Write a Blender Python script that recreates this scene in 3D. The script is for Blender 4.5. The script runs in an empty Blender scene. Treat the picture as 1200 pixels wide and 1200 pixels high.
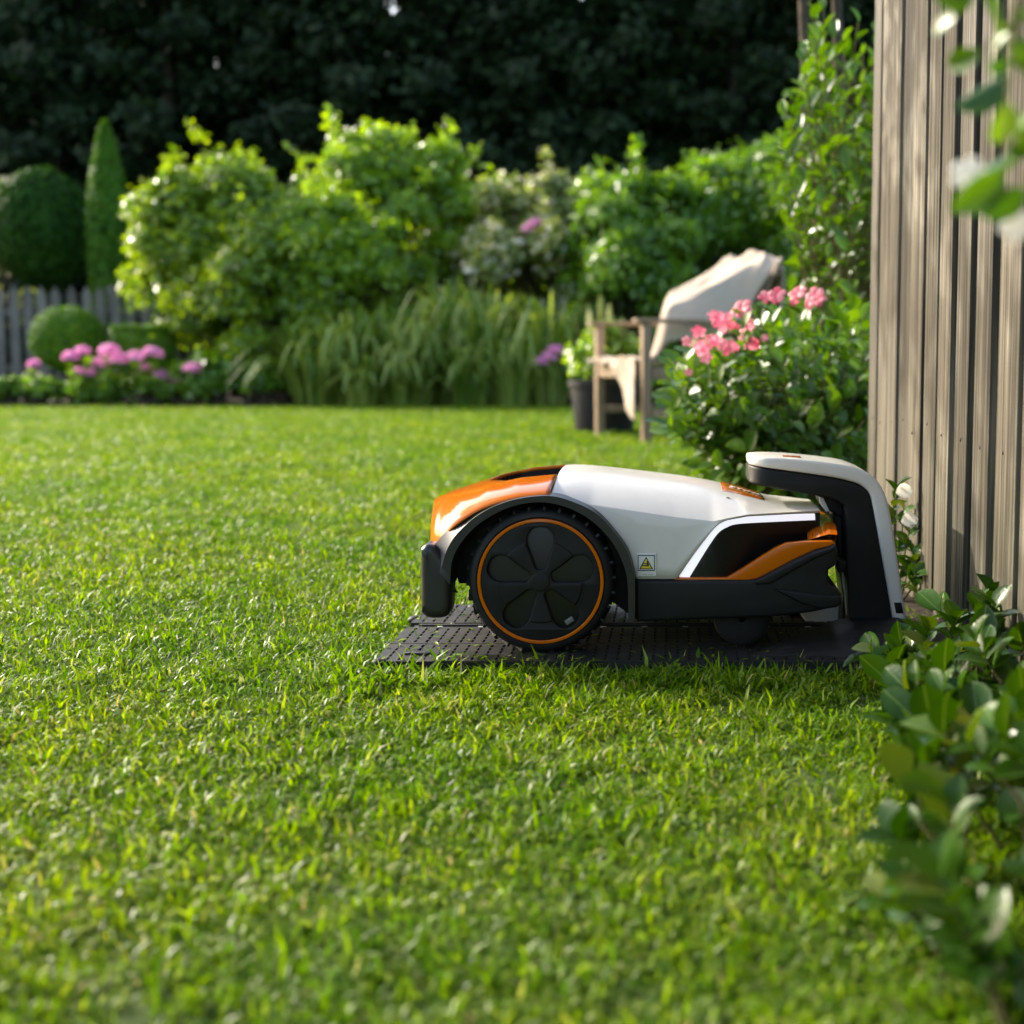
import bpy, bmesh, math, random
import numpy as np
from mathutils import Vector, Matrix, Euler, noise as mnoise
random.seed(7); rng = np.random.default_rng(7)
SC = bpy.context.scene
COL = SC.collection
PI = math.pi
# ------------------------------------------------------------------ camera, world, sun, exposure
FPX = 50/36*1200; PX0 = 790.0; PY0 = 600.0; CAMH = 0.516
PITCH = math.atan((PY0-415)/FPX)
cam = bpy.data.cameras.new('camera'); camo = bpy.data.objects.new('camera', cam); COL.objects.link(camo)
cam.lens = 50; cam.sensor_width = 36; cam.sensor_fit = 'HORIZONTAL'
cam.shift_x = -(PX0-600)/1200
camo.location = (0, 0, CAMH); camo.rotation_euler = (PI/2-PITCH, 0, 0)
cam.clip_start = 0.02; cam.clip_end = 500
cam.dof.use_dof = True; cam.dof.focus_distance = 2.40; cam.dof.aperture_fstop = 3.2
SC.camera = camo
SUN_EL, SUN_AZ = math.radians(28), math.radians(-55)      # azimuth from +Y towards +X
world = bpy.data.worlds.new('World'); SC.world = world; world.use_nodes = True
wn = world.node_tree
sky = wn.nodes.new('ShaderNodeTexSky'); sky.sky_type = 'NISHITA'; sky.sun_disc = False
sky.air_density = 1.0; sky.dust_density = 3.5; sky.ozone_density = 0.6; sky.sun_elevation = SUN_EL; sky.sun_rotation = SUN_AZ
wn.links.new(sky.outputs[0], wn.nodes['Background'].inputs[0])
wn.nodes['Background'].inputs[1].default_value = 0.15
sl = bpy.data.lights.new('sun', 'SUN'); sl.energy = 2.2; sl.angle = math.radians(0.53); sl.color = (1, 0.93, 0.80)
so = bpy.data.objects.new('sun', sl); COL.objects.link(so)
sun_to = Vector((math.sin(SUN_AZ)*math.cos(SUN_EL), math.cos(SUN_AZ)*math.cos(SUN_EL), math.sin(SUN_EL)))
so.rotation_euler = (-sun_to).to_track_quat('-Z', 'Y').to_euler(); so.location = sun_to*30
vs = SC.view_settings
vs.view_transform = 'Standard'; vs.look = 'None'; vs.gamma = 1; vs.use_curve_mapping = False
vs.exposure = 1.85
SC.render.engine = 'CYCLES'
SC.cycles.use_denoising = True
SC.cycles.max_bounces = 8; SC.cycles.diffuse_bounces = 3; SC.cycles.transmission_bounces = 4
SC.cycles.transparent_max_bounces = 8; SC.cycles.sample_clamp_indirect = 6

# ------------------------------------------------------------------ helpers
def at(px, py, Y):
    """world point at depth Y on the line of sight through a photo position"""
    a = (px-PX0)/FPX; b = (PY0-py)/FPX
    dy = math.cos(PITCH)+b*math.sin(PITCH); dz = -math.sin(PITCH)+b*math.cos(PITCH)
    t = Y/dy
    return Vector((a*t, Y, CAMH+dz*t))
def ground(px, py, z=0.0):
    b = (PY0-py)/FPX
    dy = math.cos(PITCH)+b*math.sin(PITCH); dz = -math.sin(PITCH)+b*math.cos(PITCH)
    return at(px, py, (z-CAMH)/dz*dy)
def proj(X, Y, Z):
    d = Y*math.cos(PITCH)-(Z-CAMH)*math.sin(PITCH); v = Y*math.sin(PITCH)+(Z-CAMH)*math.cos(PITCH)
    return PX0+FPX*X/d, PY0-FPX*v/d
def xz(pts, Y): return [(at(a, b, Y).x, at(a, b, Y).z) for a, b in pts]

def tag(o, label=None, cat=None, group=None, kind=None):
    if label: o['label'] = label
    if cat: o['category'] = cat
    if group: o['group'] = group
    if kind: o['kind'] = kind
    return o
def empty(name, loc, label, cat, group=None, rz=0):
    o = bpy.data.objects.new(name, None); COL.objects.link(o); o.location = loc; o.rotation_euler = (0, 0, rz)
    o.empty_display_size = 0.05
    return tag(o, label, cat, group)
def wloc(p):
    v = Vector((0, 0, 0))
    while p is not None: v += p.location; p = p.parent
    return v
def link(name, me, mat=None, parent=None, world_coords=True):
    """mesh given in world coordinates -> object whose origin is its parent's"""
    o = bpy.data.objects.new(name, me); COL.objects.link(o)
    if mat is not None:
        me.materials.clear(); me.materials.append(mat)
    if parent is not None:
        if world_coords: me.transform(Matrix.Translation(-wloc(parent)))
        o.parent = parent
    return o
def smooth(me, ang=35):
    me.shade_smooth() if hasattr(me, 'shade_smooth') else None
    for p in me.polygons: p.use_smooth = True
    me.set_sharp_from_angle(angle=math.radians(ang))
def mesh_np(name, V, F, smooth_all=False):
    """V (n,3); F (m,k) faces all of k corners"""
    me = bpy.data.meshes.new(name)
    V = np.asarray(V, dtype=np.float32); F = np.asarray(F, dtype=np.int32); m, k = F.shape
    me.vertices.add(len(V)); me.vertices.foreach_set('co', V.ravel())
    me.loops.add(m*k); me.loops.foreach_set('vertex_index', F.ravel())
    me.polygons.add(m); me.polygons.foreach_set('loop_start', np.arange(0, m*k, k, dtype=np.int32))
    if smooth_all: me.polygons.foreach_set('use_smooth', np.ones(m, dtype=bool))
    me.update(calc_edges=True)
    return me
def bm_mesh(bm, name, ang=35):
    bmesh.ops.recalc_face_normals(bm, faces=bm.faces)
    me = bpy.data.meshes.new(name); bm.to_mesh(me); bm.free(); smooth(me, ang); return me
def box_bm(bm, c, s, bevel=0.0, rot=None):
    r = bmesh.ops.create_cube(bm, size=1.0); vs_ = r['verts']
    bmesh.ops.scale(bm, vec=s, verts=vs_)
    if bevel:
        es = list({e for v in vs_ for e in v.link_edges})
        rr = bmesh.ops.bevel(bm, geom=es, offset=bevel, segments=2, affect='EDGES', profile=0.5)
        vs_ = list({v for f in rr['faces'] for v in f.verts} | {v for v in vs_ if v.is_valid})
    if rot is not None: bmesh.ops.rotate(bm, cent=(0, 0, 0), matrix=rot, verts=vs_)
    bmesh.ops.translate(bm, vec=c, verts=vs_)
    return vs_
def box(name, c, s, mat, parent=None, bevel=0.003, rot=None):
    bm = bmesh.new(); box_bm(bm, c, s, bevel, rot); return link(name, bm_mesh(bm, name), mat, parent)
def tube_arrays(pts, radii, n=7):
    pts = [Vector(p) for p in pts]; V = []; F = []
    up = Vector((0.13, 0.21, 1)).normalized()
    for i, p in enumerate(pts):
        t = (pts[min(i+1, len(pts)-1)]-pts[max(i-1, 0)]).normalized()
        a = t.cross(up)
        if a.length < 1e-3: a = t.cross(Vector((1, 0, 0)))
        a.normalize(); b = t.cross(a)
        for k in range(n):
            an = 2*PI*k/n; V.append(p+(a*math.cos(an)+b*math.sin(an))*radii[i])
    for i in range(len(pts)-1):
        for k in range(n):
            F.append((i*n+k, i*n+(k+1) % n, (i+1)*n+(k+1) % n, (i+1)*n+k))
    return [tuple(v) for v in V], F
def tubes_mesh(name, lst, n=6):
    V = []; F = []
    for pts, rad in lst:
        v, f = tube_arrays(pts, rad, n); o = len(V); V += v; F += [tuple(i+o for i in q) for q in f]
    return mesh_np(name, V, F, True)
def catmull(pts, n=6, closed=False):
    P = [np.array(p, float) for p in pts]; out = []; m = len(P)
    rngi = range(m) if closed else range(m-1)
    for i in rngi:
        p0 = P[(i-1) % m] if (closed or i > 0) else P[0]; p1 = P[i]; p2 = P[(i+1) % m]
        p3 = P[(i+2) % m] if (closed or i < m-2) else P[-1]
        for k in range(n):
            t = k/n
            out.append(tuple(0.5*((2*p1)+(-p0+p2)*t+(2*p0-5*p1+4*p2-p3)*t*t+(-p0+3*p1-3*p2+p3)*t**3)))
    if not closed: out.append(tuple(P[-1]))
    return out
def plate(name, outlines, y0, y1, mat, parent, bevel=0.003, seg=2, flat=None):
    """outlines: closed loops of (x,z); first is the rim, others are holes; extruded from y0 (near) to y1"""
    cu = bpy.data.curves.new(name, 'CURVE'); cu.dimensions = '2D'; cu.fill_mode = 'BOTH'
    for ol in outlines:
        sp = cu.splines.new('POLY'); sp.points.add(len(ol)-1); sp.use_cyclic_u = True
        for p, (a, b) in zip(sp.points, ol): p.co = (a, b, 0, 1)
    cu.extrude = max((y1-y0)/2-bevel, 0); cu.bevel_depth = bevel; cu.bevel_resolution = seg; cu.offset = -bevel
    co = bpy.data.objects.new(name+'_c', cu); COL.objects.link(co)
    dg = bpy.context.evaluated_depsgraph_get()
    me = bpy.data.meshes.new_from_object(co.evaluated_get(dg))
    bpy.data.objects.remove(co); bpy.data.curves.remove(cu)
    me.name = name
    me.transform(Matrix(((1, 0, 0, 0), (0, 0, -1, (y0+y1)/2), (0, 1, 0, 0), (0, 0, 0, 1))))
    bm = bmesh.new(); bm.from_mesh(me); bmesh.ops.remove_doubles(bm, verts=bm.verts, dist=1e-6); bm.to_mesh(me); bm.free()
    smooth(me, 30)
    return link(name, me, mat, parent)
def text_mesh(name, txt, size, M, mat, parent, depth=0.0004):
    cu = bpy.data.curves.new(name, 'FONT'); cu.body = txt; cu.size = size; cu.align_x = 'CENTER'; cu.align_y = 'CENTER'; cu.extrude = depth
    cu.resolution_u = 3; cu.shear = 0.25; cu.offset = size*0.02
    co = bpy.data.objects.new(name+'_c', cu); COL.objects.link(co)
    me = bpy.data.meshes.new_from_object(co.evaluated_get(bpy.context.evaluated_depsgraph_get()))
    bpy.data.objects.remove(co); bpy.data.curves.remove(cu); me.name = name
    me.transform(M)
    return link(name, me, mat, parent)

# ------------------------------------------------------------------ materials
def nmat(name):
    m = bpy.data.materials.new(name); m.use_nodes = True
    nt = m.node_tree; return m, nt, nt.nodes['Principled BSDF'], nt.nodes['Material Output']
def N(nt, typ, **kw):
    n = nt.nodes.new(typ)
    for k, v in kw.items(): setattr(n, k, v)
    return n
def ramp(nt, fac, stops):
    r = nt.nodes.new('ShaderNodeValToRGB'); nt.links.new(fac, r.inputs[0])
    els = r.color_ramp.elements
    while len(els) < len(stops): els.new(0.5)
    for e, (p, c) in zip(els, stops): e.position = p; e.color = (*c, 1)
    return r.outputs[0]
def plastic(name, col, rough=0.4, bump=0.0, bscale=900, coat=0.0, spec=0.5, dust=0.0):
    m, nt, p, out = nmat(name)
    p.inputs['Base Color'].default_value = (*col, 1); p.inputs['Roughness'].default_value = rough
    p.inputs['Specular IOR Level'].default_value = spec; p.inputs['Coat Weight'].default_value = coat; p.inputs['Coat Roughness'].default_value = 0.06
    tc = N(nt, 'ShaderNodeTexCoord')
    n1 = N(nt, 'ShaderNodeTexNoise'); n1.inputs['Scale'].default_value = 14; n1.inputs['Detail'].default_value = 6; nt.links.new(tc.outputs['Object'], n1.inputs['Vector'])
    mr = N(nt, 'ShaderNodeMapRange'); mr.inputs[1].default_value = .3; mr.inputs[2].default_value = .75; mr.inputs[3].default_value = rough*.85; mr.inputs[4].default_value = rough*1.3
    nt.links.new(n1.outputs[0], mr.inputs[0]); nt.links.new(mr.outputs[0], p.inputs['Roughness'])
    if dust > 0:
        mx = N(nt, 'ShaderNodeMix', data_type='RGBA'); mx.inputs[6].default_value = (*col, 1); mx.inputs[7].default_value = (.18, .16, .12, 1)
        m2 = N(nt, 'ShaderNodeMapRange'); m2.inputs[1].default_value = .5; m2.inputs[2].default_value = .85; m2.inputs[4].default_value = dust
        n3 = N(nt, 'ShaderNodeTexNoise'); n3.inputs['Scale'].default_value = 45; n3.inputs['Detail'].default_value = 8; nt.links.new(tc.outputs['Object'], n3.inputs['Vector'])
        nt.links.new(n3.outputs[0], m2.inputs[0]); nt.links.new(m2.outputs[0], mx.inputs[0]); nt.links.new(mx.outputs[2], p.inputs['Base Color'])
    if bump:
        nb = N(nt, 'ShaderNodeTexNoise'); nb.inputs['Scale'].default_value = bscale; nt.links.new(tc.outputs['Object'], nb.inputs['Vector'])
        b = N(nt, 'ShaderNodeBump'); b.inputs['Strength'].default_value = bump; b.inputs['Distance'].default_value = 0.001
        nt.links.new(nb.outputs[0], b.inputs['Height']); nt.links.new(b.outputs[0], p.inputs['Normal'])
    return m
def leaf_mat(name, c0, c1, rough=0.4, transl=0.35, tcol=None, spec=0.5, c2=None, vein=False, patch=False):
    m, nt, p, out = nmat(name)
    g = N(nt, 'ShaderNodeNewGeometry'); oi = N(nt, 'ShaderNodeObjectInfo')
    ad = N(nt, 'ShaderNodeMath', operation='ADD'); nt.links.new(g.outputs['Random Per Island'], ad.inputs[0]); nt.links.new(oi.outputs['Random'], ad.inputs[1])
    fr = N(nt, 'ShaderNodeMath', operation='FRACT'); nt.links.new(ad.outputs[0], fr.inputs[0])
    stops = [(0.0, c0), (0.8, c1)] + ([(0.97, c2)] if c2 else [])
    col = ramp(nt, fr.outputs[0], stops)
    if patch:                                          # the sward varies from place to place, with dry straw in it
        col = ramp(nt, fr.outputs[0], [(0.0, c0), (0.78, c1), (0.95, c2), (0.988, (.26, .23, .10))])
        pn = N(nt, 'ShaderNodeTexNoise'); pn.inputs['Scale'].default_value = 1.9; pn.inputs['Detail'].default_value = 5; nt.links.new(oi.outputs['Location'], pn.inputs['Vector'])
        pc_ = ramp(nt, pn.outputs[0], [(.36, (.70, .84, .80)), (.50, (1, 1, 1)), (.64, (1.25, 1.10, .95))])
        pm = N(nt, 'ShaderNodeMix', data_type='RGBA', blend_type='MULTIPLY'); pm.inputs[0].default_value = 1; nt.links.new(col, pm.inputs[6]); nt.links.new(pc_, pm.inputs[7]); col = pm.outputs[2]
    if vein:
        tcv = N(nt, 'ShaderNodeTexCoord'); sx = N(nt, 'ShaderNodeSeparateXYZ'); nt.links.new(tcv.outputs['Object'], sx.inputs[0])
        ab = N(nt, 'ShaderNodeMath', operation='ABSOLUTE'); nt.links.new(sx.outputs[0], ab.inputs[0])
        mv = N(nt, 'ShaderNodeMapRange'); mv.inputs[1].default_value = .0004; mv.inputs[2].default_value = .0013; mv.inputs[3].default_value = .55; mv.inputs[4].default_value = 0
        nt.links.new(ab.outputs[0], mv.inputs[0])
        mxv = N(nt, 'ShaderNodeMix', data_type='RGBA'); nt.links.new(mv.outputs[0], mxv.inputs[0]); nt.links.new(col, mxv.inputs[6]); mxv.inputs[7].default_value = (.13, .20, .04, 1)
        wv2 = N(nt, 'ShaderNodeTexNoise'); wv2.inputs['Scale'].default_value = 120; nt.links.new(tcv.outputs['Object'], wv2.inputs['Vector'])
        bpv = N(nt, 'ShaderNodeBump'); bpv.inputs['Strength'].default_value = .35; bpv.inputs['Distance'].default_value = .002; nt.links.new(wv2.outputs[0], bpv.inputs['Height']); nt.links.new(bpv.outputs[0], p.inputs['Normal'])
        col = mxv.outputs[2]
    nt.links.new(col, p.inputs['Base Color'])
    p.inputs['Roughness'].default_value = rough; p.inputs['Specular IOR Level'].default_value = spec
    tr = N(nt, 'ShaderNodeBsdfTranslucent')
    hs = N(nt, 'ShaderNodeHueSaturation'); hs.inputs['Saturation'].default_value = 1.15; hs.inputs['Value'].default_value = 1.6; hs.inputs['Hue'].default_value = 0.5 if patch else 0.487
    nt.links.new(col, hs.inputs['Color']); nt.links.new(hs.outputs[0], tr.inputs['Color'])
    mx = N(nt, 'ShaderNodeMixShader'); mx.inputs[0].default_value = transl
    nt.links.new(p.outputs[0], mx.inputs[1]); nt.links.new(tr.outputs[0], mx.inputs[2]); nt.links.new(mx.outputs[0], out.inputs['Surface'])
    return m
def wood_mat(name, cols, scale=1.0, axis='Z', rough=0.75, bump=0.5, algae=False):
    m, nt, p, out = nmat(name)
    tc = N(nt, 'ShaderNodeTexCoord'); oi = N(nt, 'ShaderNodeObjectInfo')
    mp = N(nt, 'ShaderNodeMapping')
    s = [85*scale]*3; s['XYZ'.index(axis)] = 1.6*scale; mp.inputs['Scale'].default_value = s
    vm = N(nt, 'ShaderNodeVectorMath', operation='SCALE'); vm.inputs[0].default_value = (37, 53, 91); nt.links.new(oi.outputs['Random'], vm.inputs['Scale'])
    va = N(nt, 'ShaderNodeVectorMath', operation='ADD'); nt.links.new(tc.outputs['Object'], va.inputs[0]); nt.links.new(vm.outputs[0], va.inputs[1])
    nt.links.new(va.outputs[0], mp.inputs['Vector'])
    n1 = N(nt, 'ShaderNodeTexNoise'); n1.inputs['Scale'].default_value = 1; n1.inputs['Detail'].default_value = 7; n1.inputs['Roughness'].default_value = .62; n1.inputs['Distortion'].default_value = .6
    nt.links.new(mp.outputs[0], n1.inputs['Vector'])
    n2 = N(nt, 'ShaderNodeTexNoise'); n2.inputs['Scale'].default_value = 3.0*scale; n2.inputs['Detail'].default_value = 4; nt.links.new(va.outputs[0], n2.inputs['Vector'])
    c = ramp(nt, n1.outputs[0], [(0.30, cols[0]), (0.46, cols[1]), (0.66, cols[2])])
    mx = N(nt, 'ShaderNodeMix', data_type='RGBA', blend_type='MULTIPLY'); mx.inputs[0].default_value = 0.8
    c2 = ramp(nt, n2.outputs[0], [(0.35, (.62, .6, .57)), (0.6, (1, 1, 1))])
    nt.links.new(c, mx.inputs[6]); nt.links.new(c2, mx.inputs[7])
    hs = N(nt, 'ShaderNodeHueSaturation'); mr = N(nt, 'ShaderNodeMapRange'); mr.inputs[3].default_value = .62; mr.inputs[4].default_value = 1.22
    nt.links.new(oi.outputs['Random'], mr.inputs[0]); nt.links.new(mr.outputs[0], hs.inputs['Value']); nt.links.new(mx.outputs[2], hs.inputs['Color'])
    fin = hs.outputs[0]
    if algae:
        sz = N(nt, 'ShaderNodeSeparateXYZ'); nt.links.new(tc.outputs['Object'], sz.inputs[0])
        ag = N(nt, 'ShaderNodeMath', operation='MULTIPLY_ADD'); nt.links.new(n2.outputs[0], ag.inputs[0]); ag.inputs[1].default_value = -.75; nt.links.new(sz.outputs[2], ag.inputs[2])
        am = N(nt, 'ShaderNodeMapRange'); am.inputs[1].default_value = -.40; am.inputs[2].default_value = .0; am.inputs[3].default_value = .6; am.inputs[4].default_value = 0; nt.links.new(ag.outputs[0], am.inputs[0])
        ax = N(nt, 'ShaderNodeMix', data_type='RGBA', blend_type='MULTIPLY'); nt.links.new(am.outputs[0], ax.inputs[0]); nt.links.new(fin, ax.inputs[6]); ax.inputs[7].default_value = (.50, .55, .34, 1); fin = ax.outputs[2]
    nt.links.new(fin, p.inputs['Base Color']); p.inputs['Roughness'].default_value = rough; p.inputs['Specular IOR Level'].default_value = .25
    b = N(nt, 'ShaderNodeBump'); b.inputs['Strength'].default_value = bump; b.inputs['Distance'].default_value = .002
    nt.links.new(n1.outputs[0], b.inputs['Height']); nt.links.new(b.outputs[0], p.inputs['Normal'])
    return m
def noise_mat(name, stops, scale, rough=0.9, bump=0.4, dist=0.01, spec=.2):
    m, nt, p, out = nmat(name)
    tc = N(nt, 'ShaderNodeTexCoord'); n1 = N(nt, 'ShaderNodeTexNoise'); n1.inputs['Scale'].default_value = scale; n1.inputs['Detail'].default_value = 8; n1.inputs['Roughness'].default_value = .65
    nt.links.new(tc.outputs['Object'], n1.inputs['Vector'])
    nt.links.new(ramp(nt, n1.outputs[0], stops), p.inputs['Base Color']); p.inputs['Roughness'].default_value = rough; p.inputs['Specular IOR Level'].default_value = spec
    b = N(nt, 'ShaderNodeBump'); b.inputs['Strength'].default_value = bump; b.inputs['Distance'].default_value = dist
    nt.links.new(n1.outputs[0], b.inputs['Height']); nt.links.new(b.outputs[0], p.inputs['Normal'])
    return m
M = {}
M['white'] = plastic('white_plastic', (.61, .58, .52), .20, coat=0, spec=.25, dust=.10)
M['orange'] = plastic('orange_plastic', (.46, .105, .002), .11, coat=.0, spec=.25, dust=.05)
M['dark'] = plastic('charcoal_plastic', (.0075, .008, .008), .45, bump=.15, dust=.03, spec=.20)
M['darkgloss'] = plastic('black_panel', (.005, .0055, .006), .32, spec=.35)
M['bumper'] = plastic('grey_bumper_plastic', (.014, .014, .0135), .34, bump=.2, dust=.04, spec=.4)
M['rubber'] = plastic('rubber', (.008, .008, .0075), .62, bump=.3, dust=.05, spec=.3)
M['base'] = plastic('base_plate_plastic', (.0095, .0095, .0095), .55, bump=.35, bscale=700, dust=.08, spec=.3)
M['grey'] = plastic('grey_plastic', (.30, .30, .29), .45)
M['rust'] = plastic('rusty_nail', (.06, .035, .022), .6)
M['clip'] = plastic('sun_patch_grey', (.12, .12, .12), .4)  # grey of the hub block that imitates a spot of sunlight
M['lightgrey'] = plastic('pale_plastic', (.55, .55, .52), .4)
M['red'] = plastic('coral_button', (.80, .22, .12), .35)
M['yellow'] = plastic('sticker_yellow', (.70, .52, .03), .45)
M['black'] = plastic('sticker_black', (.01, .01, .01), .5)
M['sticker'] = plastic('sticker_white', (.66, .66, .60), .45)
m, nt, p, out = nmat('light_strip'); p.inputs['Base Color'].default_value = (.8, .8, .84, 1); p.inputs['Roughness'].default_value = .35
p.inputs['Emission Color'].default_value = (.86, .88, 1, 1)
p.inputs['Emission Strength'].default_value = .22
M['led'] = m
M['fence'] = wood_mat('weathered_boards', [(.020, .017, .013), (.085, .074, .056), (.235, .208, .158)], 1.0, bump=.9, algae=True)
M['fence_back'] = M['fence']
M['picket'] = wood_mat('grey_pickets', [(.09, .08, .07), (.17, .16, .14), (.24, .22, .20)], .6)
M['teak'] = wood_mat('teak', [(.16, .10, .06), (.30, .21, .13), (.42, .31, .21)], .7)
M['bark'] = noise_mat('bark', [(.3, (.03, .022, .016)), (.7, (.11, .085, .06))], 22, bump=.9)
M['stem'] = noise_mat('green_stem', [(.3, (.07, .06, .02)), (.7, (.14, .13, .05))], 40)
M['soil'] = noise_mat('soil', [(.3, (.012, .010, .007)), (.6, (.045, .034, .022)), (.75, (.10, .08, .05))], 30, bump=1, dist=.02)
M['thatch'] = noise_mat('lawn_thatch', [(.3, (.020, .030, .006)), (.55, (.05, .085, .012)), (.75, (.10, .13, .03))], 60, bump=1, dist=.01)
M['field'] = noise_mat('rough_ground', [(.3, (.03, .045, .012)), (.7, (.07, .085, .03))], 3)
M['pot'] = noise_mat('pot_plastic', [(.3, (.016, .017, .019)), (.7, (.028, .028, .03))], 12, rough=.6, bump=.1)
M['blanket'] = noise_mat('cream_blanket', [(.3, (.40, .32, .245)), (.7, (.52, .43, .34))], 160, rough=.95, bump=.6, dist=.004, spec=.1)
M['grass'] = leaf_mat('grass_blades', (.036, .100, .002), (.150, .240, .003), .40, .42, c2=(.24, .30, .05), spec=.15, patch=True)
M['shrub_leaf'] = leaf_mat('glossy_leaf', (.010, .038, .002), (.038, .095, .006), .28, .22, spec=.22, c2=(.10, .13, .02), vein=True)
M['bush_leaf'] = leaf_mat('bush_leaf', (.026, .085, .006), (.10, .20, .016), .34, .34, spec=.5)
M['hedge_lime'] = leaf_mat('lime_leaf', (.06, .14, .006), (.25, .37, .022), .32, .46, spec=.7)
M['hedge_fresh'] = leaf_mat('fresh_leaf', (.075, .18, .006), (.27, .42, .028), .32, .46, spec=.7)
M['hedge_pale'] = leaf_mat('pale_leaf', (.09, .15, .02), (.32, .37, .10), .34, .44, c2=(.65, .60, .50), spec=.7)
M['hedge_deep'] = leaf_mat('deep_leaf', (.045, .130, .006), (.16, .30, .020), .34, .44, spec=.7)
M['box'] = leaf_mat('box_leaf', (.035, .110, .008), (.095, .22, .014), .55, .32, spec=.2)
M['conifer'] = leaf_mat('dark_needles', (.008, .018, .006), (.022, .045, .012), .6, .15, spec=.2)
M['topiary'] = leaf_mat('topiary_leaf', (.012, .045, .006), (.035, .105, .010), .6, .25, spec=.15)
M['strap'] = leaf_mat('strap_leaf', (.06, .15, .012), (.30, .38, .08), .36, .42)
M['petal'] = leaf_mat('pink_petal', (.72, .14, .19), (.87, .34, .38), .5, .35)
M['phlox'] = leaf_mat('lilac_petal', (.62, .20, .42), (.80, .42, .62), .55, .35)
M['cream_petal'] = leaf_mat('cream_petal', (.75, .72, .62), (.85, .82, .74), .5, .35)
M['berry'] = plastic('brown_berry', (.12, .03, .015), .35)

# ------------------------------------------------------------------ leaf geometry
def leaf_verts(kind='rhomb'):
    """unit leaf along +Y from the origin, facing +Z"""
    if kind == 'rhomb':
        V = [(0, 0, 0), (.30, .48, .07), (0, 1, -.05), (-.30, .48, .07)]; F = [(0, 1, 2), (0, 2, 3)]
    elif kind == 'oval':
        V = []; F = []
        ys = [0, .14, .36, .62, .85, 1.0]; ws = [.02, .19, .31, .31, .19, .0]
        for y, w in zip(ys, ws):
            z = -.10*(y-.25)**2
            V += [(-w, y, z+.30*w), (0, y, z), (w, y, z+.30*w)]
        for i in range(5):
            a = i*3; F += [(a, a+1, a+4, a+3), (a+1, a+2, a+5, a+4)]
    return np.array(V, float), F
LV, LF = leaf_verts('rhomb')
def frames(nrm, rs, tilt=0.5):
    n = len(nrm); k = nrm + rs.normal(0, tilt, (n, 3)); k /= np.linalg.norm(k, axis=1, keepdims=True)+1e-9
    r = rs.normal(0, 1, (n, 3)); r[:, 2] -= .25
    y = r-(r*k).sum(1, keepdims=True)*k; y /= np.linalg.norm(y, axis=1, keepdims=True)+1e-9
    x = np.cross(y, k); return x, y, k
def leaf_mesh(name, P, nrm, size, rs, tilt=.5, var=.35, width=1.0):
    n = len(P); x, y, k = frames(nrm, rs, tilt)
    s = size*(1+rs.uniform(-var, var, n))[:, None]
    V = np.empty((n, 4, 3))
    for i in range(4):
        V[:, i] = P+(x*LV[i, 0]*width+y*(LV[i, 1]-.4)+k*LV[i, 2])*s
    b = np.arange(n)[:, None]*4
    F = np.concatenate([b+np.array([[0, 1, 2]]), b+np.array([[0, 2, 3]])])
    return mesh_np(name, V.reshape(-1, 3), F)
def sph(n, rs):
    d = rs.normal(0, 1, (n, 3)); return d/np.linalg.norm(d, axis=1, keepdims=True)
def clump_points(cen, rad, n, rs, flat=.85):
    d = sph(n, rs); d[:, 2] = np.where(d[:, 2] < -.35, -d[:, 2]*.6, d[:, 2])
    r = rs.uniform(.35, 1.0, n)**.45
    P = np.array(cen)+d*(rad*r)[:, None]*np.array([1, 1, flat])+rs.normal(0, rad*.13, (n, 3)); return P, d
def crown(cen, radii, nclump, crad, nleaf, rs, zmin=0.05, hollow=.55):
    """leaf positions over an uneven crown made of clumps on a shell"""
    P = []; D = []; C = []
    for i in range(nclump):
        d = sph(1, rs)[0]
        if d[2] < -.5: d[2] *= -1
        f = rs.uniform(hollow, 1.0)+(.18*rs.random() if rs.random() < .3 else 0)
        c = np.array(cen)+d*f*np.array(radii)
        if c[2] < zmin: c[2] = zmin+rs.uniform(0, .3)
        cr = crad*rs.uniform(.45, 1.3)
        p, dd = clump_points(c, cr, int(nleaf*rs.uniform(.7, 1.3)), rs)
        P.append(p); D.append(dd*.8+d*.5+np.array([0, 0, .25])); C.append(c)
    P = np.concatenate(P); D = np.concatenate(D)
    k = P[:, 2] > zmin*.5; P = P[k]; D = D[k]
    D /= np.linalg.norm(D, axis=1, keepdims=True)+1e-9
    return P, D, C
def stems_to(base, cs, rs, r0, n=6, sag=.1):
    out = []
    for c in cs:
        b = Vector(base)+Vector((rs.normal(0, r0*1.5), rs.normal(0, r0*1.5), 0)); c = Vector(c)
        m = b.lerp(c, .5)+Vector((rs.normal(0, .06), rs.normal(0, .06), sag*(c-b).length))*1.0
        pts = [b, b.lerp(m, .6), m.lerp(c, .3), c]
        out.append((pts, [r0, r0*.7, r0*.45, r0*.18]))
    return out

# ================================================================== GROUND
FENCE_X = 0.50
LAWN_Y = 13.9
def sheet(name, x0, x1, y0, y1, z, mat, label):
    me = mesh_np(name, [(x0, y0, z), (x1, y0, z), (x1, y1, z), (x0, y1, z)], [(0, 1, 2, 3)])
    return tag(link(name, me, mat), label, 'ground', kind='structure')
sheet('ground', -200, 200, -200, 200, -.012, M['field'], 'rough dark green ground reaching beyond the garden')
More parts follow.
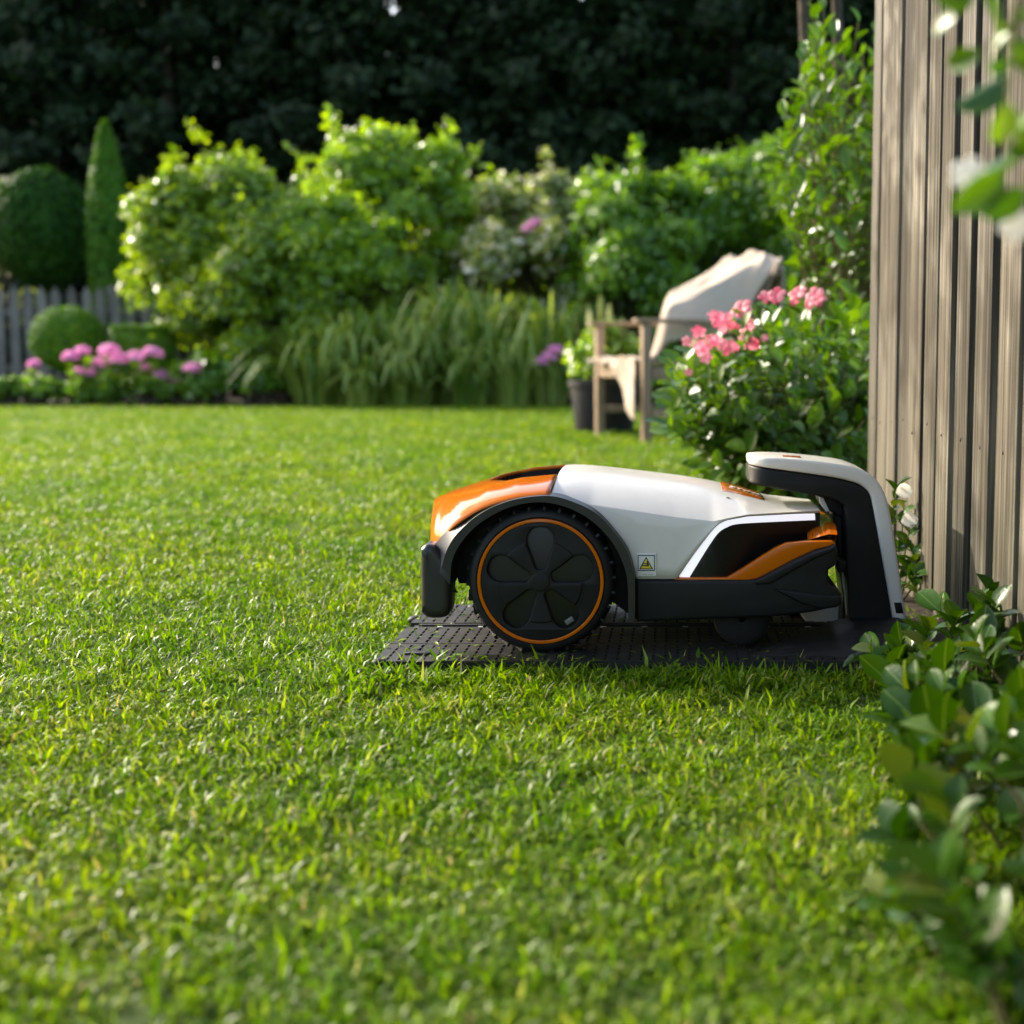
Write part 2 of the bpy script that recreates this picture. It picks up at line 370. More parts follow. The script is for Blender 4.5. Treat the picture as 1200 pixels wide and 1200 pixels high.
# lawn sheet with a slightly wandering far edge and a little relief
nx, ny = 60, 60
xs = np.linspace(-16, 5.5, nx); ys = np.linspace(-3, LAWN_Y, ny)
V = []; F = []
for j, y in enumerate(ys):
    for i, x in enumerate(xs):
        yy = y+(.05*math.sin(x*2.1)+.04*math.sin(x*5.3+1) if j == ny-1 else 0)
        V.append((x, yy, -.006+.006*mnoise.noise((x*1.3, y*1.3, 0))))
for j in range(ny-1):
    for i in range(nx-1):
        a = j*nx+i; F.append((a, a+1, a+nx+1, a+nx))
tag(link('lawn', mesh_np('lawn', V, F, True), M['thatch']), 'short mown green lawn spreading around the robot mower', 'lawn', kind='structure')
# soil of the borders
def soil(name, x0, x1, y0, y1, label, h=.05, n=40):
    V = []; F = []
    for j in range(n):
        for i in range(n):
            u = i/(n-1); v = j/(n-1); x = x0+(x1-x0)*u; y = y0+(y1-y0)*v
            e = min(1, min(u, 1-u, v, 1-v)*8)
            V.append((x, y, .002+h*e*(.7+.6*mnoise.noise((x*3, y*3, 2)))-(.02 if e == 0 else 0)))
    for j in range(n-1):
        for i in range(n-1):
            a = j*n+i; F.append((a, a+1, a+n+1, a+n))
    return tag(link(name, mesh_np(name, V, F, True), M['soil']), label, 'soil', kind='structure')
soil('flower_bed', -14, 6, LAWN_Y+.05, 19.5, 'dark soil of the planted border behind the lawn', .06)
soil('fence_bed', .405, .52, 2.2, 3.7, 'strip of dark soil between lawn and board fence', .012)
soil('corner_bed', .02, 1.9, 3.75, 6.4, 'dark soil under the pink flowering bush', .02)

# ================================================================== ROBOT MOWER
YC = 2.575; YN = 2.335; PT = 0.020                 # centre line, near wheel face, plate top
mower = empty('robot_mower', (at(634, 770, YN).x+.15, YC, PT), 'orange and white robotic lawn mower parked in its charging station', 'lawn mower')
def interp(tab, x):
    return float(np.interp(x, [t[0] for t in tab], [t[1] for t in tab]))
arch_out = [(497, 652), (505, 642), (517, 628), (533, 613), (562, 595), (590, 585), (618, 580), (647, 579), (669, 585), (698, 599), (720, 622), (737, 647), (745, 676)]
arch_in = [(528, 686), (530, 659), (539, 639), (556, 619), (581, 602), (607, 592), (635, 589), (664, 595), (692, 610), (715, 633), (729, 659), (735, 684), (736, 727)]
ao = catmull(arch_out, 5); ai = catmull(arch_in, 5)
sil = [(495, 616), (504, 612), (508, 596), (516, 585), (533, 575), (562, 564), (590, 554.5), (624, 547.5), (661, 544), (692, 545), (732, 548.5), (760, 552), (800, 557.5), (825, 561.5), (848, 566), (899, 579), (930, 588), (962, 597)]
YS = 2.355                                          # side plane of the shell
def solve_top(X, zlow, dome, hw):
    """centre height whose skyline meets the skyline of the shell in the photo"""
    tgt = interp(sil, PX0+FPX*X/2.66)
    lo, hi = zlow+.001, zlow+.25
    for _ in range(26):
        zt = (lo+hi)/2
        best = min(proj(X, YC+hw*t, zlow+(zt-zlow)*dome(abs(t)))[1] for t in np.linspace(-.95, .95, 21))
        if best > tgt: lo = zt
        else: hi = zt
    return (lo+hi)/2
def loft(rows):
    n = len(rows[0]); V = [p for r in rows for p in r]
    F = [(i*n+k, (i+1)*n+k, (i+1)*n+k+1, i*n+k+1) for i in range(len(rows)-1) for k in range(n-1)]
    return V, F
# --- white cover
low = [(646, 578)]+[p for p in ao if 647 < p[0] < 745.5]+[(747, 678.5), (792, 678.5)]+catmull([(794, 677), (810, 654), (825, 633), (839, 616), (853, 609), (876, 604.5), (910, 602.5), (961, 599.5)], 5)
crease = [(640, 575), (669, 584), (693, 591.5), (740, 598.5), (790, 606), (836, 611), (850, 608), (876, 603), (910, 601), (961, 598)]
domeC = lambda t: 1-t**2.5
TAP = lambda px: .125*max(0, min(1, (px-838)/123))**1.4      # the tail narrows
yside = lambda px: YS+TAP(px)
domeH = lambda t: (1-t**2.6)**.55
rows = []; ROW = []
pxs = sorted(set([646, 649, 653, 658, 664]+list(np.arange(670, 962, 4.0))+[744, 745.5, 747, 792, 794, 961]))
for px in pxs:
    pl = interp(low, px); pc = min(interp(crease, px), pl-.8)
    hw = YC-yside(px)
    yl = YC-hw
    a = at(px, pl, yl-.004 if px < 845 else yl); c = at(px, pc, yl); X = c.x
    zt = solve_top(X, c.z, domeC, hw); ROW.append((X, a, c, hw, zt))
pf = np.polyfit([r[0] for r in ROW], [r[4] for r in ROW], 5); ztl = [max(float(np.polyval(pf, r[0])), r[2].z+.002) for r in ROW]
for (X, a, c, hw, _), zt in zip(ROW, ztl):
    row = []
    for k in range(6): row.append(Vector((X, (a.y*(5-k)+c.y*k)/5, a.z+(c.z-a.z)*k/5)))
    for k in range(1, 40):
        ph = -math.cos(PI*k/40); row.append(Vector((X, YC+hw*ph, c.z+(zt-c.z)*domeC(abs(ph)))))
    for k in range(6): row.append(Vector((X, 2*YC-(a.y*k+c.y*(5-k))/5, c.z+(a.z-c.z)*k/5)))
    rows.append(row)
# front boundary of the cover leans back towards the top
def lean(rows, xf, amount, reach):
    for r in rows:
        z0 = r[0].z; z1 = max(v.z for v in r)
        for v in r:
            w = max(0, 1-abs(v.x-xf)/reach)
            v.x += amount*w*min(1, max(0, (v.z-z0)/(z1-z0+1e-6)))**.8
XF = at(646, 578, YS).x
lean(rows, XF, .003, .05)
top_rows = [[tuple(v) for v in r] for r in rows]
V, F = loft(top_rows)
me = mesh_np('cover', V, F, True); smooth(me, 80)
cov = link('cover', me, M['white'], mower); sm = cov.modifiers.new('thickness', 'SOLIDIFY'); sm.thickness = .004; sm.offset = -1
cov['label'] = 'glossy white top cover with a soft side crease'
# --- orange hood
rows = []; HX = []
xa = at(504, 620, YN).x-.030; xb = XF-.0022
for i in range(44):
    u = i/43; X = xa+(xb-xa)*(u**1.5)
    s = max(0, (-.335-X)/(-.335-xa)); hw = (YC-2.347)*(1-min(.995, s)**2.6)**.5+.012
    yl = YC-hw; pxl = PX0+FPX*X/2.347
    zl = at(pxl, interp(ao, max(505, pxl))+2.5, 2.347).z
    zt = max(solve_top(X, zl, domeH, hw), zl+.012)
    row = []
    for k in range(61):
        ph = -math.cos(PI*k/60); row.append(Vector((X, YC+hw*ph, zl+(zt-zl)*domeH(abs(ph)))))
    rows.append(row); HX.append(X)
lean(rows, xb, .003, .05)
X0c = at(562, 566, 2.47).x; 
def in_cav(v):
    if v[0] < X0c: return False
    g = .118*min(1, (v[0]-X0c)/.045)**.6
    return abs(v[1]-YC) < g
V, F = loft([[tuple(v) for v in r] for r in rows])
Fh = [f for f in F if not all(in_cav(V[i]) for i in f)]
Fc = [f for f in F if all(in_cav(V[i]) for i in f)]
n = len(rows[0]); cap = len(V); V.append(tuple(sum((v for v in rows[0]), Vector())/n))
me = bpy.data.meshes.new('hood'); me.from_pydata(V, [], Fh+[(k+1, k, cap) for k in range(n-1)]+[(0, n-1, cap)]); me.update()
bm = bmesh.new(); bm.from_mesh(me); bmesh.ops.delete(bm, geom=[v for v in bm.verts if not v.link_faces], context='VERTS'); bm.to_mesh(me); bm.free(); smooth(me, 45)
hood = link('hood', me, M['orange'], mower); sm = hood.modifiers.new('thickness', 'SOLIDIFY'); sm.thickness = .006; sm.offset = -1
hood['label'] = 'glossy orange front hood with a recessed grip'
# recess tub: the same patch lowered, with walls
bm = bmesh.new(); vm = {}
for f in Fc:
    vv = []
    for i in f:
        if i not in vm: vm[i] = bm.verts.new((V[i][0], V[i][1], V[i][2]-.004))
        vv.append(vm[i])
    bm.faces.new(vv)
fl = bm.faces[:]
r = bmesh.ops.extrude_face_region(bm, geom=fl); bmesh.ops.translate(bm, vec=(0, 0, -.03), verts=[e for e in r['geom'] if isinstance(e, bmesh.types.BMVert)])
bmesh.ops.delete(bm, geom=fl, context='FACES')
tub = link('grip_recess', bm_mesh(bm, 'grip_recess'), M['dark'], mower)
c = at(631, 562.5, 2.50)
bm = bmesh.new(); bmesh.ops.create_uvsphere(bm, u_segments=20, v_segments=10, radius=1, matrix=Matrix.Translation((c.x, c.y, c.z-.004)) @ Matrix.Rotation(-.13, 4, 'Y') @ Matrix.Diagonal((.024, .02, .0065, 1)))
link('stop_button', bm_mesh(bm, 'stop_button'), M['red'], mower)
# --- wheel-arch and bumper
def ring_part(name, Y0, sgn):
    """arch band: face ring plus a chamfer up to the shell"""
    m_ = 70
    def res(c):
        c = [np.array(p) for p in c]; L = np.cumsum([0]+[np.linalg.norm(c[i+1]-c[i]) for i in range(len(c)-1)])
        t = np.linspace(0, L[-1], m_); return [(np.interp(q, L, [p[0] for p in c]), np.interp(q, L, [p[1] for p in c])) for q in t]
    O = res(ao+[(745.5, 700), (745, 728)]); I = res(ai)
    rowsr = []
    for k, ((ox, oy), (ix, iy)) in enumerate(zip(O, I)):
        f = k/(m_-1); ch = .50*(1-f)**.8*max(0, 1-f*1.45)+.12
        mx_, my_ = ox+(ix-ox)*ch, oy+(iy-oy)*ch
        pts = [at(ox, oy, Y0+.04), at(ox, oy, Y0+.022), at(mx_, my_, Y0), at(ix+(mx_-ix)*.06, iy+(my_-iy)*.06, Y0), at(ix, iy, Y0+.003), at(ix, iy, Y0+.05)]
        x0 = [at(ox, oy, Y0).x, at(ox, oy, Y0).x, at(mx_, my_, Y0).x, at(ix+(mx_-ix)*.06, iy, Y0).x, at(ix, iy, Y0).x, at(ix, iy, Y0).x]
        z0 = [at(ox, oy, Y0).z, at(ox, oy, Y0).z, at(mx_, my_, Y0).z, at(ix, iy+(my_-iy)*.06, Y0).z, at(ix, iy, Y0).z, at(ix, iy, Y0).z]
        dy = [.045, .020, 0, 0, .004, .06]
        rowsr.append([(a, Y0+d if sgn > 0 else 2*YC-Y0-d, b) for a, b, d in zip(x0, z0, dy)])
    V, F = loft(rowsr)
    me = mesh_np(name, V, F, True)
    bm = bmesh.new(); bm.from_mesh(me); me = bm_mesh(bm, name, 32)
    return link(name, me, M['bumper'], mower)
for sg in (1, -1): ring_part('wheel_arch', 2.330, sg)
# bumper legs at either side and the bar across the front
leg = [(492.5, 650), (494, 642), (500, 638), (509, 640), (518, 650), (527, 664), (528.5, 690), (528, 712), (524, 722), (515, 725), (502, 724.5), (495, 720), (493, 712)]
for y0 in (2.3315, 2*YC-2.3315-.06):
    plate('bumper_leg', [catmull(xz(leg, 2.335), 4, True)], y0, y0+.06, M['bumper'], mower, bevel=.013, seg=4)
rowsb = []
for k in range(25):
    t = -1+2*k/24; y = YC+t*.215; xf = at(493, 660, 2.335).x-.028*(1-t*t)**.8+.004
    zt, zb = .192, .118
    rowsb.append([(xf+.055, y, zt+.004), (xf+.012, y, zt), (xf+.002, y, zt-.012), (xf, y, zt-.03), (xf+.002, y, zb+.012), (xf+.012, y, zb), (xf+.055, y, zb)])
V, F = loft(rowsb); me = mesh_np('bumper_bar', V, F, True); smooth(me, 50); link('bumper_bar', me, M['bumper'], mower)
# --- inner chassis, dark
xch0, xch1 = at(537, 690, 2.40).x, at(900, 700, 2.40).x
bm = bmesh.new(); box_bm(bm, ((xch0+xch1)/2+.03, YC, .168), (xch1-xch0-.10, .30, .13), .02)
link('chassis', bm_mesh(bm, 'chassis'), M['dark'], mower)
plate('wheel_well', [xz([(532, 690)]+[p for p in ai if p[0] < 735][2:]+[(736, 700), (736, 727), (700, 700), (560, 690)], 2.36)], 2.415, 2.425, M['dark'], mower, bevel=.001)
# --- side panels
TX = [at(q, 606, yside(q)).x for q in range(780, 972, 4)]; TD = [TAP(q) for q in range(780, 972, 4)]
def side_xz(pts, d=.004): return [(at(a, b, yside(a)+d).x, at(a, b, yside(a)+d).z) for a, b in pts]
def side_plate(name, pts, d0, d1, mat, bevel):
    for sg in (1, -1):
        y0, y1 = (YS+d0, YS+d1) if sg > 0 else (2*YC-YS-d1, 2*YC-YS-d0)
        o = plate(name, [side_xz(pts)], y0, y1, mat, mower, bevel=bevel)
        bm = bmesh.new(); bm.from_mesh(o.data)
        for q in TX[::2]: bmesh.ops.bisect_plane(bm, geom=bm.verts[:]+bm.edges[:]+bm.faces[:], dist=1e-5, plane_co=(q-mower.location.x, 0, 0), plane_no=(1, 0, 0))
        bm.to_mesh(o.data); bm.free()
        for v in o.data.vertices: v.co.y += sg*float(np.interp(v.co.x+mower.location.x, TX, TD))
led = catmull([(796, 676), (811, 654), (826, 634), (840, 617.5), (853, 610.5), (876, 606), (910, 604), (955, 602.5)], 5)
led_b = catmull([(808, 676.5), (820, 657), (832, 638), (842, 624.5), (852, 618), (866, 614), (910, 611.5), (955.5, 609.5)], 5)
side_plate('light_strip', led+led_b[::-1], .0035, .016, M['led'], .0012)
blk = led_b+[(958, 610), (958, 634), (944, 634), (922, 637), (853, 678), (808, 678)]
blk = led_b+[(958, 610), (958, 638), (946, 638), (935, 638), (922, 640), (900, 650), (853, 680), (808, 680)]
side_plate('side_panel', blk, .0075, .04, M['darkgloss'], .002)
stripe = [(790, 677), (852, 677), (868, 668), (890, 654), (908, 643), (921, 637), (945, 634.5), (975, 634), (979, 636.5), (972, 640), (955, 644), (930, 655.5), (899, 672), (888, 677.5), (877, 680), (790, 680)]
for a, b in ((2.3525, 2.375), (2*YC-2.375, 2*YC-2.3525)): plate('accent_stripe', [xz(stripe, 2.355)], a, b, M['orange'], mower, bevel=.002)
skirt = [(745, 680), (876, 680), (888, 678.5), (899, 673), (930, 656.5), (955, 645), (972, 641), (979, 637.5), (982, 645), (981.5, 657), (978, 664), (971, 668), (971, 684), (979, 690), (986, 696), (986, 708), (980, 711.5), (950, 718), (899, 723.5), (839, 725.5), (745, 729)]
plate('lower_body', [xz(skirt, 2.347)], 2.346, 2*YC-2.346, M['dark'], mower, bevel=.006, seg=3)
lip = [(905, 690), (925, 691.5), (955, 696), (986, 699), (986.5, 708), (980, 712), (962, 714), (940, 708)]
plate('rear_lip', [xz(lip, 2.342)], 2.3405, 2.36, M['dark'], mower, bevel=.0045, seg=3)
ridge = [(884, 681), (899, 675), (930, 659), (955, 647.5), (976, 641.5), (977, 646), (955, 655), (925, 672), (905, 684), (886, 686)]
plate('rear_ridge', [xz(ridge, 2.342)], 2.3425, 2.36, M['dark'], mower, bevel=.003, seg=3)
# orange rear rim wrapping round the tail
a = at(946, 635, 2.37); b = at(978, 635, 2.37)
bm = bmesh.new()
pr = [(a.x, a.z), (b.x, b.z), (b.x+.004, b.z+.012), (b.x-.010, b.z+.013), (a.x+.01, a.z+.006)]
rowsq = []
for k in range(17):
    t = -1+2*k/16; y = YC+t*.205; sx = .012*(1-t*t)
    rowsq.append([(x+sx, y, z+.004*(1-t*t)) for x, z in pr+[pr[0]]])
V, F = loft(rowsq); me = mesh_np('rear_rim', V, F, True); smooth(me, 40); link('rear_rim', me, M['orange'], mower)
plate('tail_block', [xz([(948, 601), (961, 601), (961, 640), (948, 640)], 2.488)], 2.488, 2*YC-2.488, M['dark'], mower, bevel=.001)
plate('tail_deck', [xz([(930, 662), (955, 650), (972, 646), (972, 652), (930, 668)], 2.36)], 2.36, 2*YC-2.36, M['dark'], mower, bevel=.001)
# --- wheels
WC = at(633.5, 681.5, YN); WR = 88.5/FPX*YN
def petal(ang, grow=0.0):
    prof = [(.0200, .006), (.0235, .0085), (.034, .0115), (.048, .0160), (.062, .0212), (.073, .0220), (.082, .0188), (.0885, .0125), (.0908, .006)]
    pts = [(r, w) for r, w in prof]+[(r, -w) for r, w in prof[::-1]]
    pts = [(r+(grow if r > .05 else -grow), w+(grow if w > 0 else -grow)) for r, w in pts]
    pts = catmull(pts, 3, True)
    return [(WC.x+r*math.cos(ang)-w*math.sin(ang), WC.z+r*math.sin(ang)+w*math.cos(ang)) for r, w in pts]
def circ(r, n=96): return [(WC.x+r*math.cos(2*PI*k/n), WC.z+r*math.sin(2*PI*k/n)) for k in range(n)]
def make_wheel(side):
    yf = YN if side > 0 else 2*YC-YN
    w = bpy.data.objects.new('wheel', None); COL.objects.link(w); w.parent = mower; w.location = Vector((WC.x, yf, WC.z))-mower.location; w.empty_display_size = .02
    S = lambda d0, d1: (yf+d0, yf+d1) if side > 0 else (yf-d1, yf-d0)
    # tyre: lathe with a rounded shoulder
    prof = [(.1035, .004), (.108, .0005), (.1135, .0015), (.118, .006), (.1205, .012), (.1208, .030), (.1208, .05), (.118, .062), (.108, .068), (.09, .066)]
    V = []; F = []; n_ = 120
    for k in range(n_):
        an = 2*PI*k/n_
        for r, d in prof: V.append((WC.x+r*math.cos(an), yf+d*side, WC.z+r*math.sin(an)))
    m_ = len(prof)
    for k in range(n_):
        for j in range(m_-1): F.append((k*m_+j, ((k+1) % n_)*m_+j, ((k+1) % n_)*m_+j+1, k*m_+j+1))
    bm = bmesh.new(); bm.from_mesh(mesh_np('t', V, F, True))
    for k in range(30):                               # tread lugs, two staggered rows
        for row in (0, 1):
            an = 2*PI*(k+.5*row)/30; d = .018+.030*row
            Rm = Matrix.Translation((WC.x, yf+d*side, WC.z)) @ Matrix.Rotation(-an, 4, 'Y') @ Matrix.Translation((.1213, 0, 0)) @ Matrix.Rotation(.5*(1 if row else -1), 4, 'X')
            r_ = bmesh.ops.create_cube(bm, size=1, matrix=Rm @ Matrix.Diagonal((.0066, .026, .0046, 1)))
    link('tyre', bm_mesh(bm, 'tyre', 40), M['rubber'], w)
    plate('rim_ring', [circ(.1050), circ(.0994)], *S(-.0022, .012), M['orange'], w, bevel=.001)
    A = [PI/2+2*PI*k/5 for k in range(5)]
    plate('hub_cap', [circ(.0993)]+[petal(q) for q in A], *S(-.001, .010), M['dark'], w, bevel=.0016)
    ol = []; side_p = [(.066, .0232), (.062, .0226), (.048, .0173), (.034, .0127), (.0235, .0095), (.0195, .005)]
    for q in A[::-1]:
        loc = [(r_, w_) for r_, w_ in side_p]+[(r_, -w_) for r_, w_ in side_p[::-1]]
        ol += [(WC.x+r_*math.cos(q)-w_*math.sin(q), WC.z+r_*math.sin(q)+w_*math.cos(q)) for r_, w_ in loc]
        a0 = q-math.asin(.0236/.066); a1 = q-2*PI/5+math.asin(.0236/.066)
        ol += [(WC.x+.0700*math.cos(a0+(a1-a0)*j/8), WC.z+.0700*math.sin(a0+(a1-a0)*j/8)) for j in range(9)]
    plate('hub_star', [ol], *S(-.0034, .004), M['dark'], w, bevel=.0022, seg=3)
    plate('hub_back', [circ(.1)], *S(.0085, .0115), M['darkgloss'], w, bevel=.0005)
    plate('hub_boss', [circ(.0165, 40)], *S(-.0048, .004), M['dark'], w, bevel=.0025, seg=3)
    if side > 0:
        bm = bmesh.new(); box_bm(bm, (at(667, 728, YN).x, yf+.0055, at(667, 728, YN).z), (.015, .006, .0085), .0008, Matrix.Rotation(-.60, 3, 'Y'))  # added block: a sunlit spot in the hub recess, put in as colour and shape
        link('sun_patch_block', bm_mesh(bm, 'sun_patch_block'), M['clip'], w)  # 'clip' is the grey of the added sunlit-spot block, no real clip
    return w
for sd in (1, -1): make_wheel(sd)
# --- rear castors
for yy in (2.395, 2*YC-2.395):
    c = at(869, 722, 2.40); r = .0+(c.z-PT-.001)
    V = []; F = []; prof = [(.006, -.020), (r-.012, -.021), (r-.003, -.015), (r, 0), (r-.003, .015), (r-.012, .021), (.006, .020)]
    n_ = 40
    for k in range(n_):
        an = 2*PI*k/n_
        for q, d in prof: V.append((c.x+q*math.cos(an), yy+d, c.z+q*math.sin(an)))
    for k in range(n_):
        for j in range(len(prof)-1): F.append((k*7+j, ((k+1) % n_)*7+j, ((k+1) % n_)*7+j+1, k*7+j+1))
    me = mesh_np('castor_wheel', V, F, True); bm = bmesh.new(); bm.from_mesh(me); link('castor_wheel', bm_mesh(bm, 'castor_wheel', 40), M['rubber'], mower)
# --- warning sticker on the near side
stk = bpy.data.objects.new('warning_sticker', None); COL.objects.link(stk); stk.parent = mower
c = at(757.5, 660, 2.350); stk.location = c-mower.location; stk.empty_display_size = .01
stk['label'] = 'small warning sticker with a yellow triangle'
def sp(pts): return xz(pts, 2.3500)
def srect(x0, y0, x1, y1): return sp([(x0, y0), (x1, y0), (x1, y1), (x0, y1)])
ysk = 2.3498
plate('backing', [srect(747, 649, 769, 675)], ysk, ysk+.003, M['sticker'], stk, bevel=.0002)
plate('frame', [srect(747.4, 650.3, 767.4, 669), srect(748.3, 651.3, 766.5, 668)], ysk-.0004, ysk+.001, M['black'], stk, bevel=.0001)
plate('triangle_border', [sp([(757.2, 652.2), (765.4, 667), (749, 667)])], ysk-.0004, ysk+.001, M['black'], stk, bevel=.0001)
plate('triangle', [sp([(757.2, 654.4), (763.5, 666.1), (750.9, 666.1)])], ysk-.0008, ysk, M['yellow'], stk, bevel=.0001)
for q in ([(753.5, 660), (759.6, 660), (760.6, 661), (753.2, 661.1)], [(753.0, 662.0), (758.6, 662.0), (759.6, 663.6), (752.4, 663.0)], [(757.6, 657.5), (758.6, 657.3), (760.6, 661.5), (759.4, 664.6), (758.3, 661)]):
    plate('hand_symbol', [sp(q)], ysk-.0012, ysk-.0004, M['black'], stk, bevel=.0001)
for x0, x1 in ((753.5, 758.5), (759.5, 765.5)):
    plate('fine_print', [srect(x0, 672.9, x1, 673.7)], ysk-.0003, ysk+.001, M['grey'], stk, bevel=.0001)
# --- orange badge with lettering, on the cover
def top_z(X, Y):
    """height of the cover at (X, Y)"""
    best = None
    for r0, r1 in zip(top_rows[:-1], top_rows[1:]):
        if r0[22][0] <= X <= r1[22][0]:
            z = []
            for r_ in (r0, r1): z.append(float(np.interp(Y, [v[1] for v in r_[6:45]], [v[2] for v in r_[6:45]])))
            f = (X-r0[22][0])/(r1[22][0]-r0[22][0]); return z[0]*(1-f)+z[1]*f
    return .25
bx0, bx1 = at(846, 568, 2.52).x, at(897, 580, 2.50).x
V = []; F = []; nb = 17
for j in range(nb):
    for i in range(nb):
        u = i/(nb-1); v = j/(nb-1); X = bx0+(bx1-bx0)*u; ww = .085*(1-.25*u); Y = YC+(v-.5)*2*ww
        edge = min(u, 1-u, v, 1-v); V.append((X, Y, top_z(X, Y)+(.0022 if edge > .03 else .0002)))
for j in range(nb-1):
    for i in range(nb-1): q = j*nb+i; F.append((q, q+1, q+nb+1, q+nb))
me = mesh_np('badge', V, F, True); smooth(me, 40); bdg = link('badge', me, M['orange'], mower)
bX = (bx0+bx1)/2; sl_ = (top_z(bX+.02, YC)-top_z(bX-.02, YC))/.04
text_mesh('badge_lettering', 'STIHL', .024, Matrix.Translation((bX+.005, YC-.02, top_z(bX+.005, YC-.02)+.0034)) @ Matrix.Rotation(-math.atan(sl_), 4, 'Y') @ Matrix.Rotation(0, 4, 'Z'), M['sticker'], bdg)
cx_, cy_ = at(852, 584.5, 2.45).x, 2.45
bm = bmesh.new(); bmesh.ops.create_uvsphere(bm, u_segments=12, v_segments=6, radius=1, matrix=Matrix.Translation((cx_, cy_, top_z(cx_, cy_))) @ Matrix.Diagonal((.004, .005, .0015, 1)))
link('sensor_dot', bm_mesh(bm, 'sensor_dot'), M['grey'], mower)

# ================================================================== CHARGING STATION
dock = empty('charging_station', (at(1020, 760, 2.45).x, YC, 0), 'white and black arched charging station on a dark perforated base plate by the fence', 'charging station')
D0, D1 = 2.500, 2*YC-2.500
in_w = catmull([(879, 545.5), (967, 558), (1000, 565), (1012, 571), (1019, 579), (1023, 595), (1034, 656), (1046, 724)], 4)
out_w = catmull([(879, 536), (924, 537), (981, 543), (1006, 549), (1024, 559), (1035, 575), (1044, 606), (1062.5, 729)], 4)
cap_o = [(877.5, 540)]+out_w+in_w[::-1]
plate('white_cap', [xz(cap_o, D0)], D0-.004, D1+.004, M['white'], dock, bevel=.007, seg=4)
plate('cable_window', [xz([(1047, 705.5), (1056, 705.5), (1058.5, 718.5), (1049.5, 718.5)], D0)], D0-.0046, D0+.01, M['darkgloss'], dock, bevel=.001)
inn = catmull([(877, 562), (881, 567.5), (900, 571), (961, 582), (979, 587), (987, 592), (990, 600), (991, 659), (996, 745)], 4)
frame_o = [(878, 546.5)]+[(p[0], p[1]+.6) for p in in_w[2:]]+[(1050, 748)]+inn[::-1]
plate('arm', [xz(frame_o, D0)], D0-.001, D1+.001, M['dark'], dock, bevel=.005, seg=3)
for o in dock.children:
    if o.name.split('.')[0] in ('white_cap', 'arm'):
        bm = bmesh.new(); bm.from_mesh(o.data); xe = at(877.5, 545, D0).x-dock.location.x
        for q in (.004, .009, .016, .025, .036): bmesh.ops.bisect_plane(bm, geom=bm.verts[:]+bm.edges[:]+bm.faces[:], dist=1e-5, plane_co=(xe+q, 0, 0), plane_no=(1, 0, 0))
        for v in bm.verts:
            u = max(0, 1-(v.co.x-xe)/.036); v.co.y *= .35+.65*math.sqrt(max(0, 1-min(1, u)**2))
        bm.to_mesh(o.data); bm.free(); smooth(o.data, 35)
# logo on the cap's top
p0 = at(926, 534, YC)
zt = at(926, 537, D0).z
sl_ = (at(981, 543, D0).z-at(924, 537, D0).z)/(at(981, 543, D0).x-at(924, 537, D0).x)
lg = plate('logo_patch', [[(p0.x-.016, -.010), (p0.x+.016, -.010), (p0.x+.016, .010), (p0.x-.016, .010)]], 0, .0015, M['orange'], None, bevel=.0002)
lg.data.transform(Matrix.Translation((0, YC-.03, zt+.0008)) @ Matrix.Translation((p0.x, 0, 0)) @ Matrix.Rotation(-math.atan(sl_)*.6, 4, 'Y') @ Matrix.Translation((-p0.x, 0, 0)) @ Matrix.Rotation(PI/2, 4, 'X') @ Matrix.Rotation(PI, 4, 'X'))
lg.parent = dock; lg.data.transform(Matrix.Translation(-dock.location))
text_mesh('logo_lettering', 'STIHL', .011, Matrix.Translation((p0.x, YC-.03, zt+.0022)) @ Matrix.Rotation(-math.atan(sl_)*.6, 4, 'Y'), M['sticker'], lg)
# contact bracket and contacts
br = catmull([(963, 583), (975, 584), (989, 592), (990, 609), (980, 604), (967, 597)], 3, True)
plate('contact_bracket', [xz(br, 2.50)], 2.53, 2*YC-2.53, M['dark'], dock, bevel=.004)
plate('contact_bracket_tip', [xz([(960.5, 583), (965, 583.5), (972, 599), (968, 600), (961, 590)], 2.525)], 2.525, 2.54, M['lightgrey'], dock, bevel=.001)
plate('contact_block', [xz([(983, 657), (992, 657), (992, 671), (983, 671)], 2.50)], 2.50, 2.56, M['dark'], dock, bevel=.002)
link('cable', tubes_mesh('cable', [([at(987, 670, 2.53), at(988, 682, 2.53), at(990, 692, 2.53), at(993, 720, 2.53)], [.0022]*4)]), M['lightgrey'], dock)
plate('rear_column', [xz([(977, 604), (993, 600), (1000, 745), (986, 745), (988, 700), (981, 640)], 2.56)], 2.56, 2*YC-2.5, M['dark'], dock, bevel=.003)
plate('inner_shell', [catmull(xz([(936, 714), (960, 708), (992, 700), (996, 742), (952, 740), (944, 728)], 2.62), 3, True)], 2.62, 2.66, M['lightgrey'], dock, bevel=.006)
